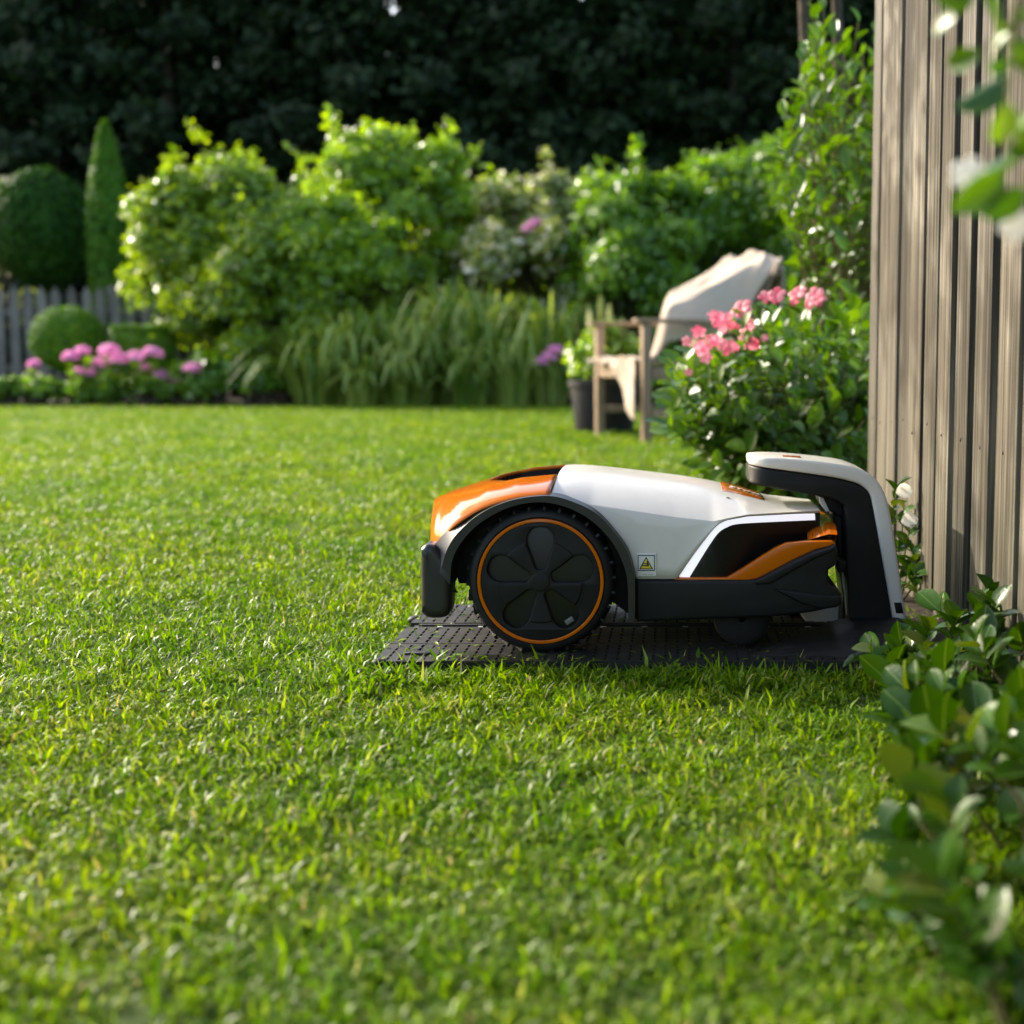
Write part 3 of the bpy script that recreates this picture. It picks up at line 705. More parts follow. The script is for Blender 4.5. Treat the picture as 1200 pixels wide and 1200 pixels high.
# foot: faceted housing flaring out to the plate
bm = bmesh.new()
def vv(px, py, Y): return bm.verts.new(at(px, py, Y))
xl, xr = at(985, 745, 2.45).x, at(1062, 745, 2.45).x
def foot(sgn):
    f = lambda X, Y, Z: bm.verts.new((X, Y if sgn > 0 else 2*YC-Y, Z))
    tip = f(at(888, 777, 2.30).x, 2.315, PT+.001); t1 = f(at(1018, 734, 2.43).x, 2.43, at(1018, 734, 2.43).z)
    t2 = f(xr-.004, 2.43, at(1018, 734, 2.43).z+.003); r1 = f(at(1010, 755, 2.34).x, 2.335, at(1010, 757, 2.335).z)
    r2 = f(xr, 2.335, at(1010, 757, 2.335).z); b1 = f(at(1000, 781, 2.285).x, 2.283, .004); b2 = f(xr+.002, 2.283, .004); b0 = f(at(893, 780, 2.285).x, 2.284, .006)
    l1 = f(at(930, 760, 2.44).x, 2.47, PT+.001); l2 = f(at(985, 740, 2.47).x, 2.50, at(1000, 734, 2.43).z)
    t3 = f(xr-.004, 2.50, at(1018, 734, 2.43).z+.003); e1 = f(xr, 2.50, .004)
    for q in ((tip, r1, t1), (tip, b0, b1, r1), (r1, b1, b2, r2), (t1, r1, r2, t2), (tip, t1, l2, l1), (t1, t2, t3, l2), (t2, r2, b2, e1, t3)): bm.faces.new(q)
for sgn in (1, -1):
    bm = bmesh.new(); foot(sgn)
    bmesh.ops.bevel(bm, geom=[e for e in bm.edges if len(e.link_faces) == 2], offset=.004, segments=1, affect='EDGES')
    link('foot_housing', bm_mesh(bm, 'foot_housing', 8), M['base'], dock)
box('foot_core', ((xl+xr)/2+.01, YC, .026), (xr-xl-.02, D1-D0+.06, .046), M['dark'], dock, .006)
# base plate: stepped grid of slits and grooves
def grid_relief(xb, yb, H, zb):
    """xb,yb cell borders; H[j][i] cell heights; emits tops and walls"""
    V = []; F = []; idx = {}
    def v(x, y, z):
        k = (round(x, 6), round(y, 6), round(z, 6))
        if k not in idx: idx[k] = len(V); V.append((x, y, z))
        return idx[k]
    nyc, nxc = len(yb)-1, len(xb)-1
    for j in range(nyc):
        for i in range(nxc):
            h = H[j][i]; x0, x1, y0, y1 = xb[i], xb[i+1], yb[j], yb[j+1]
            F.append((v(x0, y0, h), v(x1, y0, h), v(x1, y1, h), v(x0, y1, h)))
            hr = H[j][i+1] if i+1 < nxc else zb
            if abs(hr-h) > 1e-7: F.append((v(x1, y0, h), v(x1, y0, hr), v(x1, y1, hr), v(x1, y1, h)))
            hu = H[j+1][i] if j+1 < nyc else zb
            if abs(hu-h) > 1e-7: F.append((v(x0, y1, h), v(x1, y1, h), v(x1, y1, hu), v(x0, y1, hu)))
            if i == 0: F.append((v(x0, y0, h), v(x0, y1, h), v(x0, y1, zb), v(x0, y0, zb)))
            if j == 0: F.append((v(x0, y0, h), v(x0, y0, zb), v(x1, y0, zb), v(x1, y0, h)))
    return V, F
px0, px1 = at(437, 778, 2.27).x, xr+.004
ya, yb_, yc_, yd_, ye_ = 2.270, 2.412, 2.565, 2.60, 2.80
def panel(y0, y1, nsl, name):
    pitch = .0198; xb = [px0]; kinds = ['s']
    x = px0+.018
    while x < px1-.012:
        xb += [x, x+.0042]; kinds += ['h', 's']; x += pitch
    xb.append(px1)
    L = (y1-y0-.014); yb2 = [y0]; ky = ['s']
    y = y0+.010; step = L/nsl
    for k in range(nsl):
        yb2 += [y+k*step, y+k*step+step*.76]; ky += ['h', 's']
    yb2.append(y1)
    H = [[(PT-.007 if (kinds[i] == 'h' and ky[j] == 'h') else PT-(0.0009 if (i//2) % 7 == 3 else 0)) for i in range(len(xb)-1)] for j in range(len(yb2)-1)]
    V, F = grid_relief(xb, yb2, H, .0)
    me = bpy.data.meshes.new(name); me.from_pydata(V, [], F); me.update()
    o = link(name, me, M['base'], dock); return o
panel(ya, yb_-.002, 5, 'base_panel'); panel(yb_+.002, yc_-.003, 5, 'base_panel'); panel(yd_+.003, ye_, 6, 'base_panel')
box('cable_channel', ((px0+px1)/2+.003, (yc_+yd_)/2, .0095), (px1-px0-.012, yd_-yc_-.004, .014), M['base'], dock, .002)
box('channel_rib', ((px0+px1)/2+.003, (yc_+yd_)/2+.006, .0175), (px1-px0-.03, .007, .006), M['base'], dock, .0015)
for k in range(11):
    box('screw_cap', (px0+.06+.075*k, (yc_+yd_)/2-.010, .0172), (.011, .006, .004), M['lightgrey'], dock, .0012)
for px, py, Y in ((441, 778, 2.275), (484, 726, 2.655), (553, 713, 2.78)):
    q = at(px, py, Y); bm = bmesh.new(); bmesh.ops.create_uvsphere(bm, u_segments=16, v_segments=8, radius=1, matrix=Matrix.Translation((q.x+.004, Y, .016)) @ Matrix.Diagonal((.014, .012, .008, 1)))
    link('peg_head', bm_mesh(bm, 'peg_head'), M['rubber'], dock)
q = at(482, 765, 2.33); box('latch_slot', (q.x+.01, 2.325, PT+.0015), (.045, .011, .004), M['black'], dock, .001)

rs = np.random.default_rng(909); n_ = 130
Pc = np.stack([px0+rs.random(n_)**1.6*(px1-px0-.15), ya+rs.random(n_)**1.3*(ye_-ya), PT+.0015+rs.random(n_)*.002], 1)
clip = link('grass_clippings', leaf_mesh('grass_clippings', Pc, np.tile(np.array([0, 0, 1.]), (n_, 1)), .016, rs, .25, width=.45), M['grass'], dock); clip['kind'] = 'stuff'

# ================================================================== BOARD FENCE
fence = empty('board_fence', (FENCE_X, 2.6, 0), 'tall weathered vertical board fence behind the charging station', 'fence')
gaps = [1170, 1143, 1119, 1100, 1083, 1067, 1053, 1041, 1030, 1020.5]
gy = [FPX*FENCE_X/((g-PX0)*.994) for g in gaps]
while gy[0] > -1.6: gy.insert(0, gy[0]-.165+random.uniform(-.006, .006))
gw = {1143: .050, 1119: .036, 1170: .036, 1100: .030}
def board_mesh(w, th, h, seed):
    bm = bmesh.new(); box_bm(bm, (0, 0, h/2), (th, w, h), .0025)
    bmesh.ops.bisect_plane
    for v in bm.verts:
        v.co.y += .002*mnoise.noise((seed, v.co.z*2, 0))
    return bm_mesh(bm, 'board')
bm = bmesh.new(); bmesh.ops.create_uvsphere(bm, u_segments=10, v_segments=6, radius=1, matrix=Matrix.Diagonal((.0016, .0036, .0036, 1))); NAIL = bm_mesh(bm, 'nail', 180); NAIL.materials.append(M['rust'])
for i in range(len(gy)-1):
    y0, y1 = gy[i], gy[i+1]; g = .018+random.random()*.012
    near = [k for k, gg in enumerate(gaps) if abs(FPX*FENCE_X/((gg-PX0)*.994)-y0) < 1e-6]
    if near and gaps[near[0]] in gw: g = gw[gaps[near[0]]]
    w = y1-y0-g
    me = board_mesh(w, .026, 1.9+random.uniform(-.01, .01), i*3.7)
    o = bpy.data.objects.new('board', me); COL.objects.link(o); me.materials.append(M['fence']); o.parent = fence
    o.location = Vector((FENCE_X+.011+random.uniform(-.002, .003), y0+g+w/2, .008+random.random()*.012))-fence.location
    o.rotation_euler = (random.uniform(-.003, .003), 0, random.uniform(-.035, .02))
    for nz in (.352, 1.502):
        nl = bpy.data.objects.new('nail', NAIL); COL.objects.link(nl); nl.parent = o; nl.location = (-.0135, random.uniform(-.02, .02), nz+random.uniform(-.012, .012))
    me2 = board_mesh(.15, .018, 1.88, i*5.1)
    o = bpy.data.objects.new('backing_board', me2); COL.objects.link(o); me2.materials.append(M['fence']); o.parent = fence
    o.location = Vector((FENCE_X+.066, y0, .01))-fence.location
for z in (.35, 1.5): box('rail', (FENCE_X+.045, (gy[0]+gy[-1])/2, z), (.036, gy[-1]-gy[0]-.02, .08), M['fence'], fence, .003)
box('post', (FENCE_X+.055, gy[-1]+.055, .98), (.09, .09, 1.96), M['bark'], fence, .006)

# ================================================================== GARDEN CHAIR AND BLANKET
fn = ground(757, 519.5); ff = ground(703, 510.5)
wv_ = (ff-fn); wv_.z = 0; CW = wv_.length; wdir = wv_.normalized(); bdir = Vector((wdir.y, -wdir.x, 0))
if bdir.x < 0: bdir = -bdir
chair = empty('garden_chair', (fn.x, fn.y, 0), 'wide weathered wooden garden armchair standing on the lawn', 'chair')
def cp(w, b, z): return fn+wdir*w+bdir*b+Vector((0, 0, z-fn.z))
Rz = Matrix(((bdir.x, wdir.x, 0), (bdir.y, wdir.y, 0), (0, 0, 1)))
def cbox(name, w, b, z, sb, sw, sz, tilt=0, bevel=.006):
    R3 = Rz @ Matrix.Rotation(tilt, 3, 'Y')
    return box(name, cp(w, b, z), (sb, sw, sz), M['teak'], chair, bevel, R3)
ARM = .695; DP = .66
for w in (0, CW):
    cbox('leg', w, 0, ARM/2, .052, .050, ARM)
    cbox('leg', w, DP, .36, .052, .048, .74)
    cbox('armrest', w, DP/2-.01, ARM+.012, DP+.12, .075, .026)
    cbox('side_rail', w, DP/2, .40, DP-.07, .034, .075)
    cbox('stretcher', w, DP/2, .17, DP-.07, .03, .045)
cbox('front_rail', CW/2, 0, .415, .036, CW-.07, .085)
cbox('back_stretcher', CW/2, DP, .17, .03, CW-.07, .045)
for k in range(6): cbox('seat_slat', CW/2, .05+k*.105, .467, .085, CW-.02, .02)
BT = math.radians(26)
def bp(w, s): return cp(w, DP-.08+math.sin(BT)*s, .47+math.cos(BT)*s)
for k in range(9):
    p_ = bp(.06+k*(CW-.12)/8, .30); R3 = Rz @ Matrix.Rotation(BT, 3, 'Y'); box('back_slat', p_, (.018, .05, .56), M['teak'], chair, .004, R3)
for s_ in (.02, .60): box('back_rail', bp(CW/2, s_), (.036, CW-.02, .07), M['teak'], chair, .005, Rz @ Matrix.Rotation(BT, 3, 'Y'))
# blanket
prof = [(-.058, .13), (-.066, .30), (-.062, .46), (-.045, .60), (.0, .70), (.10, .77), (.25, .83), (.42, .90), (.58, .98), (.72, 1.06), (.80, 1.115), (.845, 1.12), (.885, 1.06), (.895, .93), (.88, .75)]
prof = catmull(prof, 6); nw = 56; V = []
for i, (b, z) in enumerate(prof):
    u = i/(len(prof)-1)
    for k in range(nw):
        w = .045+(CW-.09)*k/(nw-1); bb, zz = b, z
        e = min(1, min(w-.04, CW-.04-w)/.10); e = max(0, e)**.45          # the sides fall to the seat
        if b < .02 and z < .62:
            keep = max(0.0, min(1, 1.2-w/.40)); zb2 = .47-(.47-z)*keep if z < .47 else z; zz = zb2
        if b > -.03 and u < .80:
            seat = max(.485, .47+(b-(DP-.08))/math.tan(BT)) if b > DP-.1 else .485
            seat = min(seat, zz); zz = seat+(zz-seat)*(.06+.94*e)
        if b > -.07 and z > .45 and u < .8:
            st = (b-(.02+.40*max(0, w-.12)/CW))/.16; st = max(0, min(1, st)); st = st*st*(3-2*st)
            if z > .49: zz = .49+(zz-.49)*st if b < .6 else zz
        f = mnoise.noise((w*5, u*6, 1.0))*.6+mnoise.noise((w*11+u*6, u*10, 4.0))*.32+.30*math.sin(w*15+5*u+3*math.sin(u*8))
        f += .45*(1-2*abs(mnoise.noise((w*6-u*9, w*3+u*4, 2.5))))**2*(1 if mnoise.noise((w*6-u*9, w*3+u*4, 2.5)) > -.5 else 0)-.2
        amp = .038
        zz += f*amp*(1.0 if u > .3 else .3)*e; bb -= f*amp*.8
        if u > .80: bb += .01
        V.append(tuple(cp(w+.02*mnoise.noise((u*9, w*4, 9)), bb, zz)))
F = [(i*nw+k, i*nw+k+1, (i+1)*nw+k+1, (i+1)*nw+k) for i in range(len(prof)-1) for k in range(nw-1)]
me = mesh_np('blanket', V, F, True); me.transform(Matrix.Translation(-fn))
bl = tag(link('blanket', me, M['blanket']), 'cream blanket thrown over the seat and back of the garden chair', 'blanket'); bl.location = fn
sm = bl.modifiers.new('thickness', 'SOLIDIFY'); sm.thickness = .014; sm.offset = 1
sb_ = bl.modifiers.new('smooth', 'SUBSURF'); sb_.levels = 1; sb_.render_levels = 1

# ================================================================== LEAFY THINGS WITH SEPARATE LEAVES
OVAL_V, OVAL_F = leaf_verts('oval')
LEAF_ME = {}
def leaf_data(mat, L, wid, key):
    k = (mat, round(L, 3), round(wid, 2), key)
    if k not in LEAF_ME:
        V = [(x*wid*L, y*L, z*L*(1+.4*key)+.03*L*math.sin(3*y+key)) for x, y, z in OVAL_V]
        me = bpy.data.meshes.new('leaf'); me.from_pydata(V, [], OVAL_F); me.update()
        for p_ in me.polygons: p_.use_smooth = True
        me.materials.append(M[mat]); LEAF_ME[k] = me
    return LEAF_ME[k]
def add_leaf(parent, pos, direction, normal, L, mat, wid=1.0, name='leaf'):
    y = Vector(direction).normalized(); n = Vector(normal); n = n-y*n.dot(y)
    if n.length < 1e-3: n = Vector((0.1, .2, 1))-y*y.z
    n.normalize(); x = y.cross(n)
    me = leaf_data(mat, .05, wid, random.randrange(4)); s = L/.05
    o = bpy.data.objects.new(name, me); COL.objects.link(o); o.parent = parent
    m4 = Matrix(((x.x, y.x, n.x, 0), (x.y, y.y, n.y, 0), (x.z, y.z, n.z, 0), (0, 0, 0, 1)))
    o.matrix_local = Matrix.Translation(Vector(pos)-wloc(parent)) @ m4 @ Matrix.Scale(s, 4)
    return o
def oval_cloud(P, Y, Nn, L, wid=1.0):
    """many leaves of the oval shape as one mesh"""
    V = []; F = []
    for p_, y, n, l in zip(P, Y, Nn, L):
        y = Vector(y).normalized(); n = Vector(n); n = (n-y*n.dot(y))
        n = n.normalized() if n.length > 1e-4 else Vector((0, 0, 1)); x = y.cross(n); o = len(V); p_ = Vector(p_)
        V += [tuple(p_+(x*a*wid+y*b+n*c)*l) for a, b, c in OVAL_V]; F += [tuple(i+o for i in f) for f in OVAL_F]
    return V, F
def sprigs(root, tips, mat, L, per, rs, spread=.9, wid=1.0, limit=300, stuff_name='foliage', base_fn=None, stem_r=.002, order=None):
    """stems that end in tips, leaves set along their upper part; nearest leaves single, the rest joined"""
    leaves = []; tubes = []
    for (b, t) in tips:
        b = Vector(b); t = Vector(t); m_ = b.lerp(t, .55)+Vector((rs.normal(0, .02), rs.normal(0, .02), .04*(t-b).length))
        pts = [b, b.lerp(m_, .6), m_, t]; tubes.append((pts, [stem_r*1.3, stem_r, stem_r*.8, stem_r*.4]))
        ax = (t-m_).normalized()
        for k in range(per):
            f = k/max(1, per-1); p_ = m_.lerp(t, f**.8) if f > .2 else b.lerp(m_, .75+f)
            a = k*2.4+rs.uniform(-.4, .4)
            s1 = ax.cross(Vector((0, 0, 1))); s1 = s1.normalized() if s1.length > .01 else Vector((1, 0, 0)); s2 = ax.cross(s1)
            out = (s1*math.cos(a)+s2*math.sin(a))
            d = (out*spread+ax*(.35+.6*f)).normalized(); d.z += .10; d = d.normalized()
            nrm = (ax*.9-out*.35+Vector((rs.normal(0, .3), rs.normal(0, .3), .7+rs.normal(0, .25)))).normalized()
            leaves.append((p_, d, nrm, L*rs.uniform(.55, 1.25)))
    key = order or (lambda l: (l[0]-camo.location).length)
    leaves.sort(key=key)
    for p_, d, n, l in leaves[:limit]: add_leaf(root, p_, d, n, l, mat, wid)
    rest = leaves[limit:]
    link('stem', tubes_mesh('stem', tubes, 5), M['stem'], root)
    if rest:
        V, F = oval_cloud(*zip(*rest), wid); me = mesh_np(stuff_name, V, F, True)
        o = link(stuff_name, me, M[mat], root); o['kind'] = 'stuff'
    return leaves
# --- glossy shrub in the foreground corner
rs = np.random.default_rng(11)
fs = empty('glossy_shrub', (.40, 1.7, 0), 'low glossy green shrub with round leaves in front of the fence foot', 'shrub')
tips = []
for i in range(80):
    Y = rs.uniform(.98, 2.12); 
    xl_ = np.interp(Y, [.95, 1.2, 1.5, 1.8, 2.0, 2.2], [.13, .185, .25, .285, .29, .32])
    X = rs.uniform(xl_, .475); zt = rs.uniform(.35, 1.0)*np.interp(Y, [.95, 1.3, 1.7, 2.2], [.20, .21, .18, .155])*min(1, .55+(X-xl_)*4)
    tips.append(((min(.47, X+rs.uniform(0, .08)), Y+rs.normal(0, .04), 0), (X, Y, max(.03, zt))))
for px, py, Y in ((1022, 765, 2.16), (1100, 716, 2.2), (1060, 752, 2.18), (1120, 728, 2.12), (1150, 745, 2.1), (1175, 735, 2.12), (1100, 770, 2.1), (1165, 700, 2.18), (1195, 760, 2.0)):
    t = at(px, py, Y); tips.append(((min(.475, t.x+.10), Y+.02, 0), tuple(t)))
lv = sprigs(fs, tips, 'shrub_leaf', .046, 9, rs, wid=1.05, limit=300, order=lambda l: -(l[0].z*2+l[0].y*.25-l[0].x*.3))
bq = at(1181, 712, 2.14)
bm = bmesh.new(); bmesh.ops.create_icosphere(bm, subdivisions=2, radius=.008, matrix=Matrix.Translation(bq) @ Matrix.Diagonal((1, 1, 1.25, 1))); link('berry', bm_mesh(bm, 'berry', 180), M['berry'], fs)
# --- small sprig between station and fence
rs = np.random.default_rng(5)
sp_ = empty('shrub_seedling', (.455, 2.92, 0), 'small leafy seedling squeezed between the charging station and the fence', 'plant')
tips = []
for px, py, Y in ((1052, 570, 2.9), (1060, 590, 2.92), (1046, 600, 2.9), (1066, 620, 2.88), (1055, 640, 2.9), (1072, 650, 2.85), (1062, 665, 2.86), (1078, 628, 2.95), (1050, 660, 2.9), (1074, 672, 2.8)):
    t = at(px, py, Y); tips.append(((.46+rs.normal(0, .01), 2.92+rs.normal(0, .02), 0), tuple(t)))
sprigs(sp_, tips, 'shrub_leaf', .036, 7, rs, wid=1.05, limit=70)
for px, py in ((1055, 578), (1061, 612)):
    add_leaf(sp_, at(px-5, py, 2.87), (.9, 0, .2), (0, -.9, .4), .036, 'cream_petal', 1.4, 'petal')

# --- pink flowering bush beside the chair
rs = np.random.default_rng(21)
fb = empty('flowering_bush', (.36, 4.4, 0), 'rounded leafy bush covered with pink blossoms beside the garden chair', 'bush')
tips = []
prof_top = [(768, 455), (785, 425), (810, 405), (850, 375), (880, 355), (915, 350), (945, 352), (985, 350), (1030, 345), (1080, 345)]
prof_bot = [(768, 500), (800, 512), (830, 555), (860, 565), (900, 575), (1080, 580)]
for i in range(420):
    Y = rs.uniform(3.95, 4.95); px = rs.uniform(782, 1075)
    yt = interp(prof_top, px); yb2 = interp(prof_bot, px)
    f = rs.uniform(0, 1)**.9; py = yt+8+(yb2-yt-8)*f
    t = at(px, py, Y)
    if t.z < .02: t.z = .02+rs.uniform(0, .06)
    if Y < 3.80 and t.x > .44: continue
    b = (np.clip(.36+rs.normal(0, .12), .1, .7), 4.45+rs.normal(0, .12), 0)
    tips.append((b, tuple(t)))
lv = sprigs(fb, tips, 'bush_leaf', .060, 9, rs, wid=1.0, limit=290, stem_r=.0028, order=lambda l: l[0].y-l[0].z*.3)
def blossom(parent, c, R, face, mat, name='blossom'):
    """five broad petals round a small eye"""
    face = Vector(face).normalized(); a = face.cross(Vector((.1, .3, 1))).normalized(); b = face.cross(a); V = []; F = []
    rot0 = random.uniform(0, 6)
    for k in range(5):
        an = rot0+2*PI*k/5; d = a*math.cos(an)+b*math.sin(an); s = face.cross(d); o = len(V)
        for r_, w, h in ((.05, .05, 0), (.45, .34, .06), (.85, .44, .10), (1.10, .22, -.04)):
            for q in (-1, 0, 1): V.append(tuple(Vector(c)+(d*r_+s*w*q+face*(h-.10*abs(q)+random.uniform(-.05, .05)))*R))
        for j in range(3):
            for q in range(2): i0 = o+j*3+q; F.append((i0, i0+1, i0+4, i0+3))
    me = mesh_np(name, V, F, True); return link(name, me, M[mat], parent)
for px, py, R in ((938, 339, 11), (955, 346, 12), (962, 354, 11), (914, 341, 13), (906, 350, 9), (928, 355, 9), (898, 351, 9), (866, 361, 13), (851, 378, 13), (856, 386, 11), (842, 373, 8), (869, 388, 10), (876, 383, 8), (884, 383, 8), (831, 392, 9), (838, 397, 7), (820, 410, 11), (824, 417, 9), (814, 388, 8), (855, 410, 10), (859, 404, 8), (886, 399, 9), (881, 405, 8), (878, 409, 7), (806, 402, 7), (893, 397, 6), (811, 432, 6), (945, 356, 8), (833, 402, 7)):
    Y = 3.98+random.uniform(-.06, .08); px += random.uniform(-5, 5); py += random.uniform(-4, 4); blossom(fb, at(px, py, Y), R/FPX*Y*random.uniform(.7, 1.05), (random.uniform(-.9, .7), -.8, random.uniform(-.2, 1.2)), 'petal')
# --- tall shrub behind it, against the fence end
rs = np.random.default_rng(31)
ts = empty('tall_shrub', (.85, 5.6, 0), 'tall glossy dark green shrub rising beside the end of the board fence', 'shrub')
tips = []
for i in range(430):
    Y = rs.uniform(4.9, 6.2); z = rs.uniform(.15, 1.75)
    xl_ = (np.interp(z, [0, .7, 1.0, 1.2, 1.5, 1.8], [900, 915, 925, 905, 915, 940])+rs.uniform(-12, 12)-PX0)/FPX*Y
    X = xl_+abs(rs.normal(0, .45))
    if X > 1.9: continue
    tips.append(((np.clip(X*.4+.5, .5, 1.3)+rs.normal(0, .05), 5.6+rs.normal(0, .15), 0), (X, Y, z)))
sprigs(ts, tips, 'bush_leaf', .070, 11, rs, wid=.78, limit=260, stem_r=.005, order=lambda l: l[0].x*1.5+l[0].y)
for px in (943, 981):
    b = ground(px, 470); b = Vector(((px-PX0)/FPX*6.3, 6.3, 0)); link('trunk', tubes_mesh('trunk', [([b, b+Vector((.01, 0, .8)), b+Vector((.0, .02, 1.6)), b+Vector((-.04, 0, 2.3))], [.035, .03, .026, .018])], 10), M['bark'], ts)

# ================================================================== OVERHANGING TREE (trunk behind the fence)
rs = np.random.default_rng(41)
ot = empty('overhanging_tree', (1.35, 2.6, 0), 'tree behind the board fence with leafy twigs hanging over it', 'tree')
tr_pts = [(1.35, 2.6, 0), (1.33, 2.6, 1.0), (1.25, 2.62, 1.9), (1.1, 2.7, 2.6)]
tubes = [(tr_pts, [.09, .075, .065, .05])]
limbs = [[(1.1, 2.7, 2.6), (.6, 3.0, 2.75), (-.3, 3.6, 2.8), (-1.2, 4.1, 2.85), (-2.2, 4.6, 2.75)], [(1.25, 2.62, 1.9), (.9, 2.0, 2.05), (.6, 1.5, 1.75), (.40, 1.15, 1.25), (.30, 1.0, .92)], [(1.1, 2.7, 2.6), (.3, 3.8, 3.0), (-.8, 4.8, 3.0), (-1.9, 5.3, 2.9)], [(1.1, 2.7, 2.6), (.7, 2.5, 3.0), (-.2, 3.0, 3.0), (-1.3, 3.4, 2.9), (-2.3, 3.7, 2.8)]]
for l in limbs: tubes.append((catmull(l, 4), list(np.linspace(.035, .006, (len(l)-1)*4+1))))
link('trunk', tubes_mesh('trunk', tubes, 9), M['bark'], ot)
tips = []
for i in range(900):                                  # the crown high over the lawn that dapples the fence
    yf = rs.uniform(1.2, 3.5); zf = rs.uniform(.25, 1.9); z = rs.uniform(2.3, 3.1)
    if zf < .24+.40*max(0, yf-2.35)+rs.uniform(-.1, .1): continue
    if mnoise.noise((yf*3.5, zf*2.2, 5)) < -.25: continue
    t = (z-zf)/sun_to.z; p_ = Vector((FENCE_X, yf, zf))+sun_to*t
    tips.append(((p_.x+rs.normal(0, .12), p_.y+rs.normal(0, .12), p_.z+.10), (p_.x, p_.y, p_.z-.05)))
sprigs(ot, tips, 'bush_leaf', .075, 8, rs, wid=.8, limit=0, stem_r=.002)
tw = []
for px, py, Y in ((1176, 205, .92), (1204, 225, .92), (1180, 120, 1.0), (1150, 60, 1.0), (1195, 170, .96), (1185, 40, 1.0), (1120, 20, 1.02)):
    t = at(px, py, Y); tw.append(((.30, 1.0, .92), tuple(t)))
link_before = len(ot.children)
sprigs(ot, tw, 'bush_leaf', .036, 6, rs, wid=.9, limit=80, stem_r=.0018)
for px, py, R in ((1134, 203, 19), (1192, 264, 19)):
    blossom(ot, at(px, py, .94), R/FPX*.94, (-.4, -1, .3), 'cream_petal')

# ================================================================== POTTED PLANT
rs = np.random.default_rng(51)
pc = at(708, 470, 9.45)
pot = empty('potted_plant', (pc.x, 9.45, 0), 'dark round pot with leafy light green plant behind the garden chair', 'potted plant')
prof = [(.0, .005), (.185, .005), (.195, .02), (.222, .30), (.238, .305), (.240, .345), (.225, .348), (.214, .30), (.0, .29)]
V = []; F = []; n_ = 40
for k in range(n_):
    for r, z in prof: V.append((pc.x+r*math.cos(2*PI*k/n_), 9.45+r*math.sin(2*PI*k/n_), z))
m_ = len(prof)
for k in range(n_):
    for j in range(m_-1): F.append((k*m_+j, ((k+1) % n_)*m_+j, ((k+1) % n_)*m_+j+1, k*m_+j+1))
me = mesh_np('pot', V, F, True); smooth(me, 40); link('pot', me, M['pot'], pot)
P, D, C = crown((pc.x, 9.45, .50), (.26, .26, .22), 34, .09, 46, rs, zmin=.3, hollow=.3)
link('foliage', leaf_mesh('foliage', P, D, .065, rs), M['hedge_fresh'], pot)['kind'] = 'stuff'
tb = stems_to((pc.x, 9.45, .29), C[:14], rs, .008)
V = []
for i in range(26):
    a = rs.uniform(0, 6.28); r = rs.uniform(.05, .22); b = Vector((pc.x+r*math.cos(a)*.6, 9.45+r*math.sin(a)*.6, .32)); h = rs.uniform(.30, .52)
    tb.append(([b, b+Vector((math.cos(a)*.05, math.sin(a)*.05, h*.6)), b+Vector((math.cos(a)*.08, math.sin(a)*.08, h))], [.005, .004, .003]))
    if i < 14:
        p2 = [b+Vector((math.cos(a)*.07, math.sin(a)*.07, h*.75)), b+Vector((math.cos(a)*.08, math.sin(a)*.08, h)), b+Vector((math.cos(a)*.085, math.sin(a)*.085, h*1.12))]
        link('flower_spike', tubes_mesh('flower_spike', [(p2, [.013, .015, .004])], 6), M['hedge_pale'], pot)
link('stem', tubes_mesh('stem', tb, 5), M['stem'], pot)

# ================================================================== BACKGROUND SHRUBS AND TREES
def shrub(name, label, X, Y, rx, ry, h, ncl, crad, nleaf, size, mat, seed, cat='shrub', group=None, zc=.48, hollow=.6, zmin=.15, extra=None, tilt=.7):
    size *= 1.15; nleaf = int(nleaf*.95)
    if h > 1: h *= 1.13; hollow = .72; crad *= .9; ncl = int(ncl*1.15)
    rs = np.random.default_rng(seed); root = empty(name, (X, Y, 0), label, cat, group)
    P, D, C = crown((X, Y, h*zc), (rx, ry, h*(1-zc)-crad*.5), ncl, crad, nleaf, rs, zmin=zmin, hollow=hollow)
    o = link('foliage', leaf_mesh('foliage', P, D, size, rs, tilt), M[mat], root); o['kind'] = 'stuff'
    tb = stems_to((X, Y, -.01), C[::max(1, len(C)//22)], rs, .028)
    if h > 1:
        Q = []; QD = []
        for c in C:
            if rs.random() < .65:
                d = np.array([rs.normal(0, .35), rs.normal(0, .25)-.15, rs.uniform(.5, 1.1)]); d /= np.linalg.norm(d); L = crad*rs.uniform(1.0, 2.0)
                tb.append(([tuple(c), tuple(np.array(c)+d*L*.5), tuple(np.array(c)+d*L)], [.008, .006, .003]))
                t_ = rs.uniform(.25, 1.05, 26)[:, None]; Q.append(np.array(c)+d*L*t_+rs.normal(0, .045, (26, 3))); QD.append(sph(26, rs)*.7+np.array([0, 0, .4]))
        Q = np.concatenate(Q); o = link('shoots', leaf_mesh('shoots', Q, np.concatenate(QD), size, rs, tilt), M[mat], root); o['kind'] = 'stuff'
    link('stem', tubes_mesh('stem', tb, 6), M['bark'], root)
    return root, P, D
def X_at(px, Y): return (px-PX0)/FPX*Y
def Z_at(py, Y): return CAMH+(415-py)/FPX*Y
shrub('rhododendron', 'broad lime green shrub with a bright sunlit top behind the pink phlox', X_at(280, 15.6), 15.6, 1.0, .8, Z_at(222, 15.6), 62, .34, 420, .085, 'hedge_lime', 1)
shrub('viburnum', 'rounded lime green shrub standing just in front of the lawn border', X_at(315, 14.9), 14.9, .80, .6, Z_at(292, 14.9), 52, .28, 420, .075, 'hedge_lime', 2)
shrub('lilac_shrub', 'tallest fresh green shrub of the border with loose upright twigs', X_at(465, 16.6), 16.6, 1.25, .9, Z_at(192, 16.6), 74, .34, 420, .085, 'hedge_fresh', 3)
